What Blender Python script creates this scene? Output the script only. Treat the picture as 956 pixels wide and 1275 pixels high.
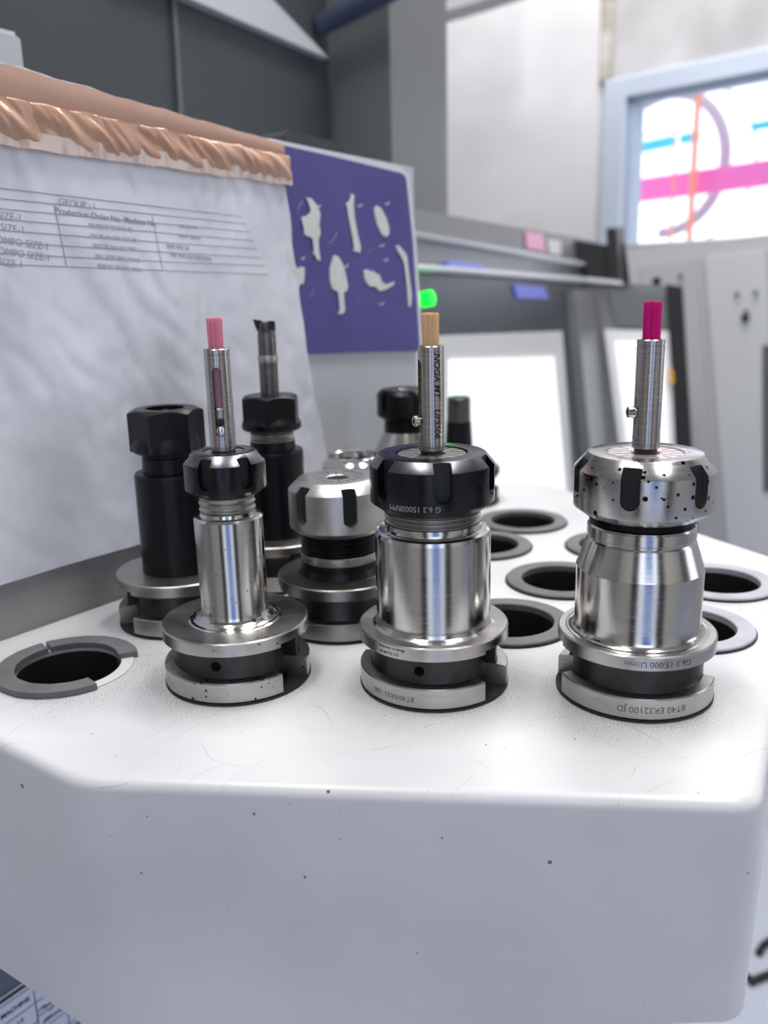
import bpy, bmesh, math, random
from mathutils import Vector, Matrix
random.seed(7)
for o in list(bpy.data.objects): bpy.data.objects.remove(o)
S = bpy.context.scene
COL = S.collection
PI = math.pi
# ------------------------------------------------------------------ camera
T = 0.90                      # height of the cart's table top above the floor
F, PITCH, ROLL, H = 1079.3, 0.2539, 0.0245, 0.1646   # focal length (px of 956x1275), tilt, roll, height above table
cam_d = bpy.data.cameras.new('camera'); cam = bpy.data.objects.new('camera', cam_d); COL.objects.link(cam)
cam.matrix_world = Matrix.Translation((0, 0, T + H)) @ Matrix.Rotation(PI/2 - PITCH, 4, 'X') @ Matrix.Rotation(-ROLL, 4, 'Z')
cam_d.sensor_fit = 'VERTICAL'; cam_d.sensor_height = 36; cam_d.sensor_width = 27
cam_d.lens = F/1275*36
cam_d.clip_start = 0.01
cam_d.dof.use_dof = True; cam_d.dof.focus_distance = 0.352; cam_d.dof.aperture_fstop = 8.2
S.camera = cam
# ------------------------------------------------------------------ world, lights, exposure
W = bpy.data.worlds.new('sky'); S.world = W; W.use_nodes = True
bg = W.node_tree.nodes['Background']; bg.inputs[0].default_value = (0.84, 0.90, 1.0, 1); bg.inputs[1].default_value = 1.55
S.view_settings.view_transform = 'Standard'; S.view_settings.look = 'None'
S.view_settings.gamma = 1; S.view_settings.use_curve_mapping = False
S.view_settings.exposure = 0.46
def area(name, loc, sx, sy, power, col=(1, 0.98, 0.96)):
    l = bpy.data.lights.new(name, 'AREA'); l.shape = 'RECTANGLE'; l.size = sx; l.size_y = sy; l.energy = power; l.color = col
    o = bpy.data.objects.new(name, l); COL.objects.link(o); o.location = loc; return o
area('ceiling_lamp', (-0.45, 0.55, 3.1), 0.3, 1.6, 26)
area('ceiling_lamp', (0.75, 0.55, 3.1), 0.3, 1.6, 26)
area('ceiling_lamp', (0.2, 2.1, 3.1), 2.0, 0.3, 36)

# ------------------------------------------------------------------ geometry of the view (pixel -> place)
cP, sP, cR, sR = math.cos(PITCH), math.sin(PITCH), math.cos(ROLL), math.sin(ROLL)
EYE = Vector((0, 0, T + H))
def ray(px, py):
    a = (px - 478)/F; b = (637.5 - py)/F
    x = a*cR + b*sR; y = -a*sR + b*cR
    return Vector((x, cP + sP*y, -sP + cP*y))
def on_plane(px, py, A, n):
    d = ray(px, py); t = (Vector(A) - EYE).dot(n)/d.dot(n); return EYE + d*t
def on_z(px, py, z): return on_plane(px, py, (0, 0, z), Vector((0, 0, 1)))

# ------------------------------------------------------------------ materials
def lin(c):
    return tuple(((v/255)/12.92 if v/255 <= 0.04045 else ((v/255 + 0.055)/1.055)**2.4) for v in c) + (1,)
MATS = {}
def mat(name, rgb, rough=0.5, metal=0.0, spec=0.5, noise=0.0, nscale=20, bump=0.0, bscale=200, coat=0.0,
        emit=None, estr=0.0, trans=0.0, sss=0.0, rgb2=None, stretch=(1, 1, 1), alpha=1.0, rvar=0.0, bstretch=None, coatr=0.1):
    if name in MATS: return MATS[name]
    m = bpy.data.materials.new(name); m.use_nodes = True; nt = m.node_tree; N = nt.nodes; L = nt.links
    b = N['Principled BSDF']
    b.inputs['Base Color'].default_value = lin(rgb); b.inputs['Roughness'].default_value = rough
    b.inputs['Metallic'].default_value = metal; b.inputs['Specular IOR Level'].default_value = spec
    b.inputs['Coat Weight'].default_value = coat; b.inputs['Coat Roughness'].default_value = coatr
    b.inputs['Transmission Weight'].default_value = trans
    b.inputs['Alpha'].default_value = alpha
    if sss:
        b.inputs['Subsurface Weight'].default_value = sss; b.inputs['Subsurface Radius'].default_value = (0.004, 0.003, 0.002)
        b.inputs['Subsurface Scale'].default_value = 0.5
    if emit: b.inputs['Emission Color'].default_value = lin(emit); b.inputs['Emission Strength'].default_value = estr
    tc = N.new('ShaderNodeTexCoord'); mp = N.new('ShaderNodeMapping'); mp.inputs['Scale'].default_value = stretch
    L.new(tc.outputs['Object'], mp.inputs['Vector'])
    if noise or rvar:
        n = N.new('ShaderNodeTexNoise'); n.inputs['Scale'].default_value = nscale; n.inputs['Detail'].default_value = 4
        L.new(mp.outputs[0], n.inputs['Vector'])
        if noise:
            r = N.new('ShaderNodeValToRGB'); r.color_ramp.elements[0].position = 0.35; r.color_ramp.elements[1].position = 0.68
            r.color_ramp.elements[0].color = lin(rgb2) if rgb2 else tuple(v*(1 - noise) for v in lin(rgb)[:3]) + (1,)
            r.color_ramp.elements[1].color = lin(rgb)
            L.new(n.outputs['Fac'], r.inputs[0]); L.new(r.outputs[0], b.inputs['Base Color'])
        if rvar:
            q = N.new('ShaderNodeMapRange'); q.inputs['From Min'].default_value = 0.3; q.inputs['From Max'].default_value = 0.7
            q.inputs['To Min'].default_value = max(0.02, rough - rvar); q.inputs['To Max'].default_value = rough + rvar
            L.new(n.outputs['Fac'], q.inputs['Value']); L.new(q.outputs[0], b.inputs['Roughness'])
    if bump:
        n2 = N.new('ShaderNodeTexNoise'); n2.inputs['Scale'].default_value = bscale; n2.inputs['Detail'].default_value = 3
        mp2 = N.new('ShaderNodeMapping'); mp2.inputs['Scale'].default_value = bstretch or stretch
        L.new(tc.outputs['Object'], mp2.inputs['Vector']); L.new(mp2.outputs[0], n2.inputs['Vector'])
        bp = N.new('ShaderNodeBump'); bp.inputs['Strength'].default_value = bump; bp.inputs['Distance'].default_value = 0.001
        L.new(n2.outputs['Fac'], bp.inputs['Height']); L.new(bp.outputs[0], b.inputs['Normal'])
    MATS[name] = m; return m

def add_pits(m, scale, thr, col, coord='Object', stretch=(1, 1, 1)):
    """small dark pits / chips of a surface, multiplied into its colour"""
    nt = m.node_tree; N = nt.nodes; L = nt.links; b = N['Principled BSDF']
    tc = N.new('ShaderNodeTexCoord'); mp = N.new('ShaderNodeMapping'); mp.inputs['Scale'].default_value = stretch
    L.new(tc.outputs[coord], mp.inputs['Vector'])
    v = N.new('ShaderNodeTexVoronoi'); v.inputs['Scale'].default_value = scale; L.new(mp.outputs[0], v.inputs['Vector'])
    n = N.new('ShaderNodeTexNoise'); n.inputs['Scale'].default_value = scale*0.35; L.new(mp.outputs[0], n.inputs['Vector'])
    ms = N.new('ShaderNodeMath'); ms.operation = 'MULTIPLY_ADD'; ms.inputs[1].default_value = -0.6; ms.inputs[2].default_value = 0.30 + thr
    L.new(n.outputs['Fac'], ms.inputs[0])      # radius of a pit, mostly negative = none
    lt = N.new('ShaderNodeMath'); lt.operation = 'LESS_THAN'; L.new(v.outputs['Distance'], lt.inputs[0]); L.new(ms.outputs[0], lt.inputs[1])
    mx = N.new('ShaderNodeMix'); mx.data_type = 'RGBA'; mx.inputs['B'].default_value = lin(col)
    src = b.inputs['Base Color']
    if src.is_linked: L.new(src.links[0].from_socket, mx.inputs['A'])
    else: mx.inputs['A'].default_value = src.default_value
    L.new(lt.outputs[0], mx.inputs['Factor']); L.new(mx.outputs['Result'], b.inputs['Base Color'])
    return m

ZL = (1, 1, 60)      # stretch for turned (lathe) marks
STEEL = mat('turned_steel', (205, 203, 200), 0.145, 1, noise=0.10, nscale=60, stretch=ZL, bump=0.03, bscale=120, rvar=0.05)
STEELR = add_pits(mat('pitted_steel', (196, 194, 192), 0.18, 1, noise=0.12, nscale=60, stretch=ZL, bump=0.05, bscale=120, rvar=0.05), 260, 0.19, (25, 24, 26))
FLANGE = mat('ground_steel', (190, 188, 185), 0.30, 1, noise=0.16, nscale=30, bump=0.08, bscale=300, rvar=0.08, stretch=(1, 1, 6))
FLANGEP = add_pits(mat('spotted_ground_steel', (186, 184, 181), 0.30, 1, noise=0.18, nscale=30, bump=0.08, bscale=300, rvar=0.08, stretch=(1, 1, 6)), 360, 0.13, (45, 42, 40))
SLOTM = mat('dark_groove_steel', (74, 72, 70), 0.38, 1, noise=0.3, nscale=60, bump=0.1, bscale=400)
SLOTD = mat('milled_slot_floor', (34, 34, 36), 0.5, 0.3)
DULL = mat('dull_steel', (176, 173, 168), 0.34, 1, noise=0.18, nscale=50, stretch=ZL, bump=0.08, bscale=200, rvar=0.06)
BLACK = mat('black_oxide', (9, 9, 14), 0.33, 0.0, spec=0.28, noise=0.25, nscale=60, bump=0.06, bscale=300)
BLACKG = mat('black_oxide_gloss', (9, 9, 16), 0.24, 0.0, spec=0.4, noise=0.25, nscale=60, bump=0.04, bscale=300)
BARESHEEN = mat('worn_sheen_edge', (118, 118, 126), 0.28, 1, noise=0.35, nscale=150)  # worn chamfer metal, the ceiling lamp's sheen put into its colour
THREAD = mat('oiled_thread', (120, 116, 112), 0.30, 1)
TUBE = mat('brushed_tube', (182, 178, 176), 0.24, 1, noise=0.12, nscale=120, stretch=ZL, bump=0.015, bscale=200, rvar=0.05)
BARM = mat('grey_bar_steel', (118, 112, 112), 0.30, 1, noise=0.25, nscale=150, stretch=(1, 1, 4))
CARBIDE = mat('black_carbide', (16, 15, 17), 0.5)
RING = mat('grey_plastic_ring', (112, 111, 113), 0.55, noise=0.3, nscale=50, bump=0.15, bscale=250)
RINGL = mat('pale_plastic_ring', (188, 188, 198), 0.5, noise=0.3, nscale=40, bump=0.1, bscale=250)
RUBBER = mat('black_rubber', (14, 14, 15), 0.6)
INK = mat('black_ink', (18, 18, 20), 0.6)
INKB = mat('blue_black_ink', (38, 40, 80), 0.6)
ETCH = mat('grey_etching', (150, 150, 152), 0.5)
FORMINK = mat('faded_form_ink', (162, 162, 172), 0.7)

# ------------------------------------------------------------------ mesh helpers
def finish(o, angle=32):
    me = o.data
    me.polygons.foreach_set('use_smooth', [True]*len(me.polygons))
    me.set_sharp_from_angle(angle=math.radians(angle))
def obj(name, bm, m, parent=None, loc=None, angle=32, smooth=True):
    me = bpy.data.meshes.new(name); bmesh.ops.recalc_face_normals(bm, faces=bm.faces[:]); bm.to_mesh(me); bm.free()
    return mobj(name, me, m, parent, loc, angle, smooth)
def mobj(name, me, m, parent=None, loc=None, angle=32, smooth=True):
    o = bpy.data.objects.new(name, me); COL.objects.link(o)
    for q in (m if isinstance(m, (list, tuple)) else [m]): me.materials.append(q)
    if smooth: finish(o, angle)
    if parent: o.parent = parent
    if loc: o.location = loc
    return o
def thing(name, label, cat, loc=(0, 0, 0), rotz=0, group=None):
    o = bpy.data.objects.new(name, None); COL.objects.link(o); o.empty_display_size = 0.01
    o.location = loc; o.rotation_euler = (0, 0, rotz); o['label'] = label; o['category'] = cat
    if group: o['group'] = group
    return o
def tag(o, label, cat, group=None):
    o['label'] = label; o['category'] = cat
    if group: o['group'] = group
    return o
def struct(o): o['kind'] = 'structure'; return o
def lathe(bm, prof, seg=96, a0=0.0, a1=2*PI, cap=False):
    """revolve (r,z) points about Z; partial arcs get end caps"""
    full = abs(a1 - a0 - 2*PI) < 1e-6
    n = seg if full else max(2, int(seg*(a1 - a0)/(2*PI)))
    cols = []
    for i in range(n if full else n + 1):
        a = a0 + (a1 - a0)*i/n; ca, sa = math.cos(a), math.sin(a)
        cols.append([bm.verts.new((r*ca, r*sa, z)) for r, z in prof] if True else None)
    for i in range(n):
        A = cols[i]; B = cols[(i + 1) % len(cols)]
        for j in range(len(prof) - 1):
            if prof[j][0] < 1e-7 and prof[j+1][0] < 1e-7: continue
            vs = [A[j], B[j], B[j+1], A[j+1]]
            bm.faces.new(vs)
    if not full:
        bm.faces.new(cols[0]); bm.faces.new(cols[-1][::-1])
    bmesh.ops.remove_doubles(bm, verts=bm.verts[:], dist=1e-7)
def turned(prof, seg=96):
    bm = bmesh.new(); lathe(bm, prof, seg); return bm
def box(bm, c, s, rot=None):
    M = Matrix.Translation(c) @ (rot.to_4x4() if rot else Matrix.Identity(4)) @ Matrix.Diagonal((s[0], s[1], s[2], 1))
    return bmesh.ops.create_cube(bm, size=1, matrix=M)
def prism(pts, vec):
    """solid between a polygon and the same polygon moved by vec"""
    bm = bmesh.new(); v = Vector(vec)
    A = [bm.verts.new(p) for p in pts]; B = [bm.verts.new(Vector(p) + v) for p in pts]
    bm.faces.new(A); bm.faces.new(B[::-1]); n = len(A)
    for i in range(n): bm.faces.new([A[i], B[i], B[(i+1) % n], A[(i+1) % n]])
    return bm
def tube(bm, pts, r, seg=10, closed=False):
    pts = [Vector(p) for p in pts]; n = len(pts); rings = []
    for i, p in enumerate(pts):
        d = (pts[(i+1) % n] - pts[i-1]) if closed else (pts[min(i+1, n-1)] - pts[max(i-1, 0)])
        d.normalize(); u = d.orthogonal().normalized() if i == 0 else (u - d*u.dot(d)).normalized(); w = d.cross(u)
        rings.append([bm.verts.new(p + (u*math.cos(2*PI*k/seg) + w*math.sin(2*PI*k/seg))*r) for k in range(seg)])
    for i in range(n if closed else n - 1):
        A, B = rings[i], rings[(i+1) % n]
        for k in range(seg): bm.faces.new([A[k], A[(k+1) % seg], B[(k+1) % seg], B[k]])
    if not closed: bm.faces.new(rings[0][::-1]); bm.faces.new(rings[-1])
def boolean(bmA, bmB, op='DIFFERENCE'):
    """A op B -> new bmesh"""
    obs = []
    for b in (bmA, bmB):
        me = bpy.data.meshes.new('tmp'); bmesh.ops.recalc_face_normals(b, faces=b.faces[:]); b.to_mesh(me); b.free()
        o = bpy.data.objects.new('tmp', me); COL.objects.link(o); obs.append(o)
    md = obs[0].modifiers.new('b', 'BOOLEAN'); md.operation = op; md.object = obs[1]; md.solver = 'EXACT'
    dg = bpy.context.evaluated_depsgraph_get()
    me = bpy.data.meshes.new_from_object(obs[0].evaluated_get(dg))
    bm = bmesh.new(); bm.from_mesh(me)
    for o in obs: bpy.data.meshes.remove(o.data)
    bpy.data.meshes.remove(me)
    bmesh.ops.remove_doubles(bm, verts=bm.verts[:], dist=2e-6)
    return bm
def text_bm(s, size, align='CENTER', shear=0.0, bold=0.0, sub=0):
    cu = bpy.data.curves.new('t', 'FONT'); cu.body = s; cu.size = size; cu.align_x = align; cu.align_y = 'CENTER'
    cu.shear = shear; cu.offset = bold; cu.resolution_u = 3
    o = bpy.data.objects.new('t', cu); COL.objects.link(o)
    dg = bpy.context.evaluated_depsgraph_get(); me = bpy.data.meshes.new_from_object(o.evaluated_get(dg))
    bm = bmesh.new(); bm.from_mesh(me); bpy.data.objects.remove(o); bpy.data.curves.remove(cu); bpy.data.meshes.remove(me)
    return bm
def text_on_cylinder(name, s, size, r, a0, z0, m, parent, mode='up', shear=0.0, bold=0.0, align='CENTER'):
    """a0: azimuth right of the side that faces the camera"""
    bm = text_bm(s, size, align, shear, bold)
    if r < 0.01:
        bmesh.ops.triangulate(bm, faces=bm.faces[:]); bmesh.ops.subdivide_edges(bm, edges=[e for e in bm.edges if e.calc_length() > 0.0005], cuts=3, use_grid_fill=True)
        bmesh.ops.triangulate(bm, faces=bm.faces[:])
    for v in bm.verts:
        x, y = v.co.x, v.co.y
        if mode == 'down': a, z = a0 - x/r, z0 - y          # upside down
        elif mode == 'cw': a, z = a0 + y/r, z0 - x          # reads downwards
        else: a, z = a0 + x/r, z0 + y
        v.co = ((r + 4e-5)*math.sin(a), -(r + 4e-5)*math.cos(a), z)
    return obj(name, bm, m, parent, smooth=False)

# ------------------------------------------------------------------ setting: room
D = Vector((0.607, 0.795, 0)).normalized()        # along the cart's left edge and the panel on it
NP = Vector((0.795, -0.607, 0)).normalized()      # the panel's front
A0 = Vector((-0.1489, 0.4596, T))
def panel_pt(s, z, off=0.0): return A0 + D*s + NP*off + Vector((0, 0, z))
WALL = mat('white_wall', (222, 221, 223), 0.75, noise=0.06, nscale=3, bump=0.1, bscale=8, rgb2=(205, 203, 205))
WALLG = mat('grey_wall', (202, 201, 203), 0.8, noise=0.1, nscale=5, rgb2=(176, 174, 176))
FLOOR = mat('pale_floor', (178, 184, 200), 0.35, noise=0.08, nscale=4)
CEIL = mat('ceiling_white', (200, 200, 200), 0.8)
CORNER = EYE + ray(745, 300)*(2.9/ray(745, 300).y); CORNER.z = 0
WR = Vector((0.69, -0.72, 0)).normalized(); WN = Vector((-0.72, -0.69, 0)).normalized()
YB = 2.9; ZC = 3.2; YN = -1.35; XL = -2.3
WEND = CORNER + WR*((CORNER.y - YN)/0.7220)
struct(obj('floor', prism([(XL, YN, 0), (WEND.x, YN, 0), (CORNER.x, YB, 0), (XL, YB, 0)], (0, 0, -0.05)), FLOOR))
struct(obj('ceiling', prism([(XL, YN, ZC), (WEND.x, YN, ZC), (CORNER.x, YB, ZC), (XL, YB, ZC)], (0, 0, 0.05)), CEIL))
struct(obj('wall_back', prism([(XL, YB, 0), (CORNER.x, YB, 0), (CORNER.x, YB, ZC), (XL, YB, ZC)], (0, 0.1, 0)), WALL))
struct(obj('wall_left', prism([(XL, YN, 0), (XL, YB, 0), (XL, YB, ZC), (XL, YN, ZC)], (-0.1, 0, 0)), mat('mid_grey_wall', (150, 150, 152), 0.8)))
# wall behind the camera with the open roller-door way
DX0, DX1, DZ = -0.42, 0.62, 2.4
bm = bmesh.new()
for x0, x1, z0, z1 in ((XL, DX0, 0, ZC), (DX1, WEND.x, 0, ZC), (DX0, DX1, DZ, ZC)):
    box(bm, ((x0+x1)/2, YN - 0.05, (z0+z1)/2), (x1-x0, 0.1, z1-z0))
struct(obj('wall_front', bm, mat('front_wall_paint', (196, 194, 188), 0.8)))
bm = bmesh.new(); box(bm, (DX0 - 0.17, YN + 0.06, 1.35), (0.34, 0.12, 2.7)); struct(obj('added_pier_1', bm, mat('added_dark_pier', (46, 46, 48), 0.6)))  # unseen dark piers added beside the doorway, for dark stripes in steel
bm = bmesh.new(); box(bm, (DX1 + 0.20, YN + 0.06, 1.35), (0.40, 0.12, 2.7)); struct(obj('added_pier_2', bm, mat('added_dark_pier', (46, 46, 48), 0.6)))
# unseen blue board, added in the yard for the steel's blue stripe
bm = bmesh.new(); box(bm, (0.16, YN - 0.75, 1.05), (0.66, 0.05, 2.1))
for zz in (0.35, 1.05, 1.75): box(bm, (0.16, YN - 0.72, zz), (0.54, 0.02, 0.55))
struct(obj('added_blue_board', bm, mat('added_board_blue', (128, 164, 236), 0.5)))
# right wall with its window
def wp(px, py, off=0.0): return on_plane(px, py, CORNER + WN*off, WN)
wa, wb, wc, wd = wp(757, 111), wp(1130, 27), wp(1130, 268), wp(777, 308)
def wt(P): return (P - CORNER).dot(WR)
t0, t1 = wt(wa) + 0.02, wt(wb); zt, zb = wa.z, wp(783, 305).z - 0.01
LEN = (WEND - CORNER).length
bm = bmesh.new()
def wbox(bm, ta, tb, za, zb_, o0, o1):
    p = CORNER + WR*((ta+tb)/2) + WN*((o0+o1)/2); p.z = (za+zb_)/2
    box(bm, p, (tb-ta, o1-o0, zb_-za), Matrix((WR, WN, Vector((0, 0, 1)))).transposed())
v0, v1, vz0, vz1 = 2.75, 4.25, 0.7, 2.5  # second opening, unseen, added for sky light on the panel and steel
wbox(bm, 0, t0, 0, ZC, -0.1, 0); wbox(bm, t1, v0, 0, ZC, -0.1, 0); wbox(bm, v1, LEN, 0, ZC, -0.1, 0); wbox(bm, v0, v1, 0, vz0, -0.1, 0); wbox(bm, v0, v1, vz1, ZC, -0.1, 0); wbox(bm, t0, t1, 0, zb, -0.1, 0); wbox(bm, t0, t1, zt, ZC, -0.1, 0)
struct(obj('wall_right', bm, WALLG))
FRAME = mat('window_frame_paint', (196, 206, 222), 0.45)
w1 = bpy.data.objects.new('window_1', None); COL.objects.link(w1); struct(w1)
def wframe(name, ta, tb, za, zb_, o0, o1, m):
    bm = bmesh.new(); wbox(bm, ta, tb, za, zb_, o0, o1); bmesh.ops.bevel(bm, geom=bm.edges[:], offset=0.004, segments=1, affect='EDGES')
    return obj(name, bm, m, w1)
fw = 0.055
wframe('window_frame', t0 - 0.02, t0 + fw, zb, zt + 0.02, -0.06, 0.025, FRAME)
wframe('window_frame', t1 - fw, t1 + 0.02, zb, zt + 0.02, -0.06, 0.025, FRAME)
wframe('window_frame', t0 + fw, t1 - fw, zt - fw*0.7, zt + 0.02, -0.06, 0.025, FRAME)
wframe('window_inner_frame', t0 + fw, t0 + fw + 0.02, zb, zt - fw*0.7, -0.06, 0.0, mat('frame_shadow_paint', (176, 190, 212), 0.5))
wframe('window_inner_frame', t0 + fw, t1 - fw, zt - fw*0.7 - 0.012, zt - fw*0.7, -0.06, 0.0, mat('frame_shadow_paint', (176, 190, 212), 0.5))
wframe('window_sill', t0 - 0.02, t1 + 0.02, zb - 0.02, zb + 0.012, -0.08, 0.05, mat('grey_sill', (170, 171, 174), 0.5))
bm = bmesh.new(); wbox(bm, t0 + fw, t1 - fw, zb + 0.012, zt - fw*0.7, -0.045, -0.041)
GL = mat('window_glass', (255, 255, 255), 0.0, trans=1.0); GL.node_tree.nodes['Principled BSDF'].inputs['IOR'].default_value = 1.01
obj('pane', bm, GL, w1, smooth=False)
# stained joint between the two walls, and the sloping beam above the white wall
tm = on_plane(752, 50, CORNER + WN*0.0, WN)
bm = bmesh.new(); box(bm, (CORNER.x, YB - 0.012, (wa.z + 0.02 + ZC)/2), (0.034, 0.024, ZC - wa.z - 0.02))
struct(obj('trim_1', bm, mat('stained_joint', (150, 142, 128), 0.8, noise=0.5, nscale=12, rgb2=(205, 203, 200))))
pb = Vector((0, 2.5, 0)); ny = Vector((0, 1, 0))
struct(obj('trim_2', prism([on_plane(x, y, pb, ny) for x, y in ((440, 46), (480, 35), (608, -2), (700, -32), (700, -140), (440, -140))], (0, 0.12, 0)),
           mat('beam_paint', (172, 172, 175), 0.6)))

# ------------------------------------------------------------------ outdoors, beyond the window
obj_ground = obj('ground_outside', prism([(-14, -14, -0.06), (16, -14, -0.06), (16, 16, -0.06), (-14, 16, -0.06)], (0, 0, -0.1)), mat('pale_yard', (205, 205, 208), 0.8))
struct(obj_ground)
def op(px, py, off): return on_plane(px, py, CORNER - WN*off, WN)
def rod(name, pts, r, m, label, cat, group=None):
    bm = bmesh.new(); tube(bm, pts, r, 12); return tag(obj(name, bm, m), label, cat, group)
PINK = mat('pink_paint', (250, 120, 196), 0.5); CY = mat('cyan_paint', (80, 212, 232), 0.5)
OR = mat('orange_paint', (250, 158, 132), 0.5); LIL = mat('lilac_grey', (190, 176, 190), 0.6)
def bar(name, p, q, h, off, m, label, cat, group=None):
    """flat-sided beam through two pixels, h px tall at the first one"""
    a, b = op(p[0], p[1], off), op(q[0], q[1], off); hh = (op(p[0], p[1], off) - op(p[0], p[1] + h, off)).length/2
    d = (b - a).normalized(); u = d.cross(WN).normalized()
    return tag(obj(name, prism([a - u*hh, b - u*hh, b + u*hh, a + u*hh], -WN*hh*1.2), m), label, cat, group)
bar('pink_beam', (700, 250), (1100, 194), 26, 0.9, PINK, 'wide pink horizontal beam outside the window', 'beam')
bar('cyan_pipe', (700, 204), (836, 175), 12, 1.0, CY, 'longest cyan pipe piece at the left side of the window', 'pipe', 'cyan pipe pieces outside')
bar('cyan_pipe', (846, 173.5), (869, 168.5), 12, 1.0, CY, 'short cyan pipe piece just left of the orange post outside', 'pipe', 'cyan pipe pieces outside')
bar('cyan_pipe', (934, 158), (1090, 132), 10, 1.0, CY, 'cyan pipe piece right of the grey hoops outside', 'pipe', 'cyan pipe pieces outside')
bar('coral_rail', (690, 184), (842, 163), 3, 0.8, OR, 'thin coral rail above the cyan pipe outside the window', 'rail')
def post(name, px, py0, wpx, off, m, label):
    a = op(px, py0, off); g = Vector((a.x, a.y, -0.06)); rr = (op(px + wpx, py0, off) - a).length/2
    bm = bmesh.new(); tube(bm, [g, a], rr, 10); return tag(obj(name, bm, m), label, 'post')
post('orange_post', 874, 40, 8, 0.85, OR, 'thick orange post outside the window behind the pink beam')
post('thin_post', 842, 163, 3, 0.8, OR, 'thin coral post outside holding up the rail end')
def hoop(cx, cy, rx, wpx, off, label, a0, a1):
    c = op(cx, cy, off); R_ = (op(cx + rx, cy, off) - c).length; rr = (op(cx + wpx, cy, off) - c).length/2
    pts = [c + WR*(R_*math.cos(a)) + Vector((0, 0, R_*1.05*math.sin(a))) for a in [a0 + (a1-a0)*i/40 for i in range(41)]]
    bm = bmesh.new(); tube(bm, pts, rr, 8); return tag(obj('grey_hoop', bm, LIL), label, 'hoop', 'hoops outside the window')
hoop(828, 205, 74, 13, 1.15, 'thick lilac grey hoop outside the window', -1.6, 2.0)
hoop(850, 208, 90, 3, 1.2, 'thin grey hoop outside, right of the thick one', -1.3, 1.9)

# ------------------------------------------------------------------ machines in the background
DARK = mat('dark_machine_paint', (74, 79, 84), 0.5, noise=0.12, nscale=3, spec=0.4)
MID = mat('grey_machine_paint', (112, 115, 116), 0.45, noise=0.1, nscale=4)
SHEETM = mat('grey_sheet_steel', (138, 140, 142), 0.38, metal=0.35, noise=0.12, nscale=5)
DSTEEL = mat('dark_sheet_steel', (66, 73, 82), 0.32, metal=0.4, noise=0.12, nscale=5)
LEDGE = mat('bright_edge', (222, 224, 228), 0.35)
PALE = mat('pale_machine_paint', (206, 207, 209), 0.45, noise=0.05, nscale=4)
WHITEP = mat('white_machine_panel', (236, 237, 238), 0.35)
BLK = mat('black_machine_plastic', (22, 22, 24), 0.5)
def plane_from(px, py, y, ang, tilt=0.0, face='left'):
    """plane through a pixel at depth y; ang: heading (deg right of +Y); returns point, heading, normal"""
    d = ray(px, py); P = EYE + d*(y/d.y); a = math.radians(ang)
    h = Vector((math.sin(a), math.cos(a), 0)); n = Vector((math.cos(a), -math.sin(a), 0))
    n = (n*math.cos(tilt) + Vector((0, 0, 1))*math.sin(tilt)).normalized()
    return P, n
def pane_px(name, pts, P, n, off, thick, m, parent, bev=0.0):
    """panel traced on plane (P,n), its face off in front of the plane"""
    poly = [on_plane(x, y, P + n*off, n) for x, y in pts]
    bm = prism(poly, -n*thick)
    if bev: bmesh.ops.bevel(bm, geom=bm.edges[:], offset=bev, segments=2, affect='EDGES')
    return obj(name, bm, m, parent)
# tall dark cabinet, upper left
P1, n1 = plane_from(410, 80, 1.22, 25)
cab = thing('dark_cabinet', 'tall dark grey machine cabinet behind the clipboard panel', 'cabinet')
def down(poly, z): return [Vector((p.x, p.y, z)) for p in poly]
pa, pbb = on_plane(-120, 100, P1, n1), on_plane(410, 100, P1, n1)
obj('side_panel', prism([Vector((pa.x, pa.y, 0)), Vector((pbb.x, pbb.y, 0)), Vector((pbb.x, pbb.y, 2.6)), Vector((pa.x, pa.y, 2.6))], -n1*0.25), DARK, cab)
n1b = Vector((-n1.y, n1.x, 0)); n1b = n1b if n1b.y < 0 else -n1b
pe = on_plane(486, 100, pbb, n1b)
obj('end_panel', prism([Vector((pbb.x, pbb.y, 0)), Vector((pe.x, pe.y, 0)), Vector((pe.x, pe.y, 2.6)), Vector((pbb.x, pbb.y, 2.6))], -n1b*0.2), MID, cab)
pane_px('seam_strip', [(213, -40), (217, -40), (229, 150), (224, 150)], P1, n1, 0.004, 0.004, mat('seam_paint', (108, 110, 108), 0.5), cab)
pane_px('gusset_plate', [(147, -40), (302, -40), (410, 73)], P1, n1, 0.013, 0.013, mat('pale_gusset', (205, 208, 212), 0.5), cab)
bm = bmesh.new(); tube(bm, [on_plane(398, 32, pbb + n1b*0.03, n1b), on_plane(520, -28, pbb + n1b*0.03, n1b)], 0.012)
obj('blue_reflection_rod', bm, mat('blue_reflection_rod', (58, 68, 96), 0.5), cab)  # faint blue reflection on the end panel, built as a tube
pw, nw = A0 - NP*0.10, NP
pq = on_plane(28, 40, pw, nw)
bm = prism([panel_pt(-0.16, -T, -0.10), pq - Vector((0, 0, pq.z)), Vector((pq.x, pq.y, pq.z)), panel_pt(-0.16, pq.z - T + 0.004, -0.10)], -NP*0.014)
bmesh.ops.bevel(bm, geom=bm.edges[:], offset=0.003, segments=3, affect='EDGES')
tag(obj('pale_post', bm, mat('pale_post_paint', (205, 209, 212), 0.5)), 'pale grey post with rounded corner at the upper left, behind the tape', 'post')
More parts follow.
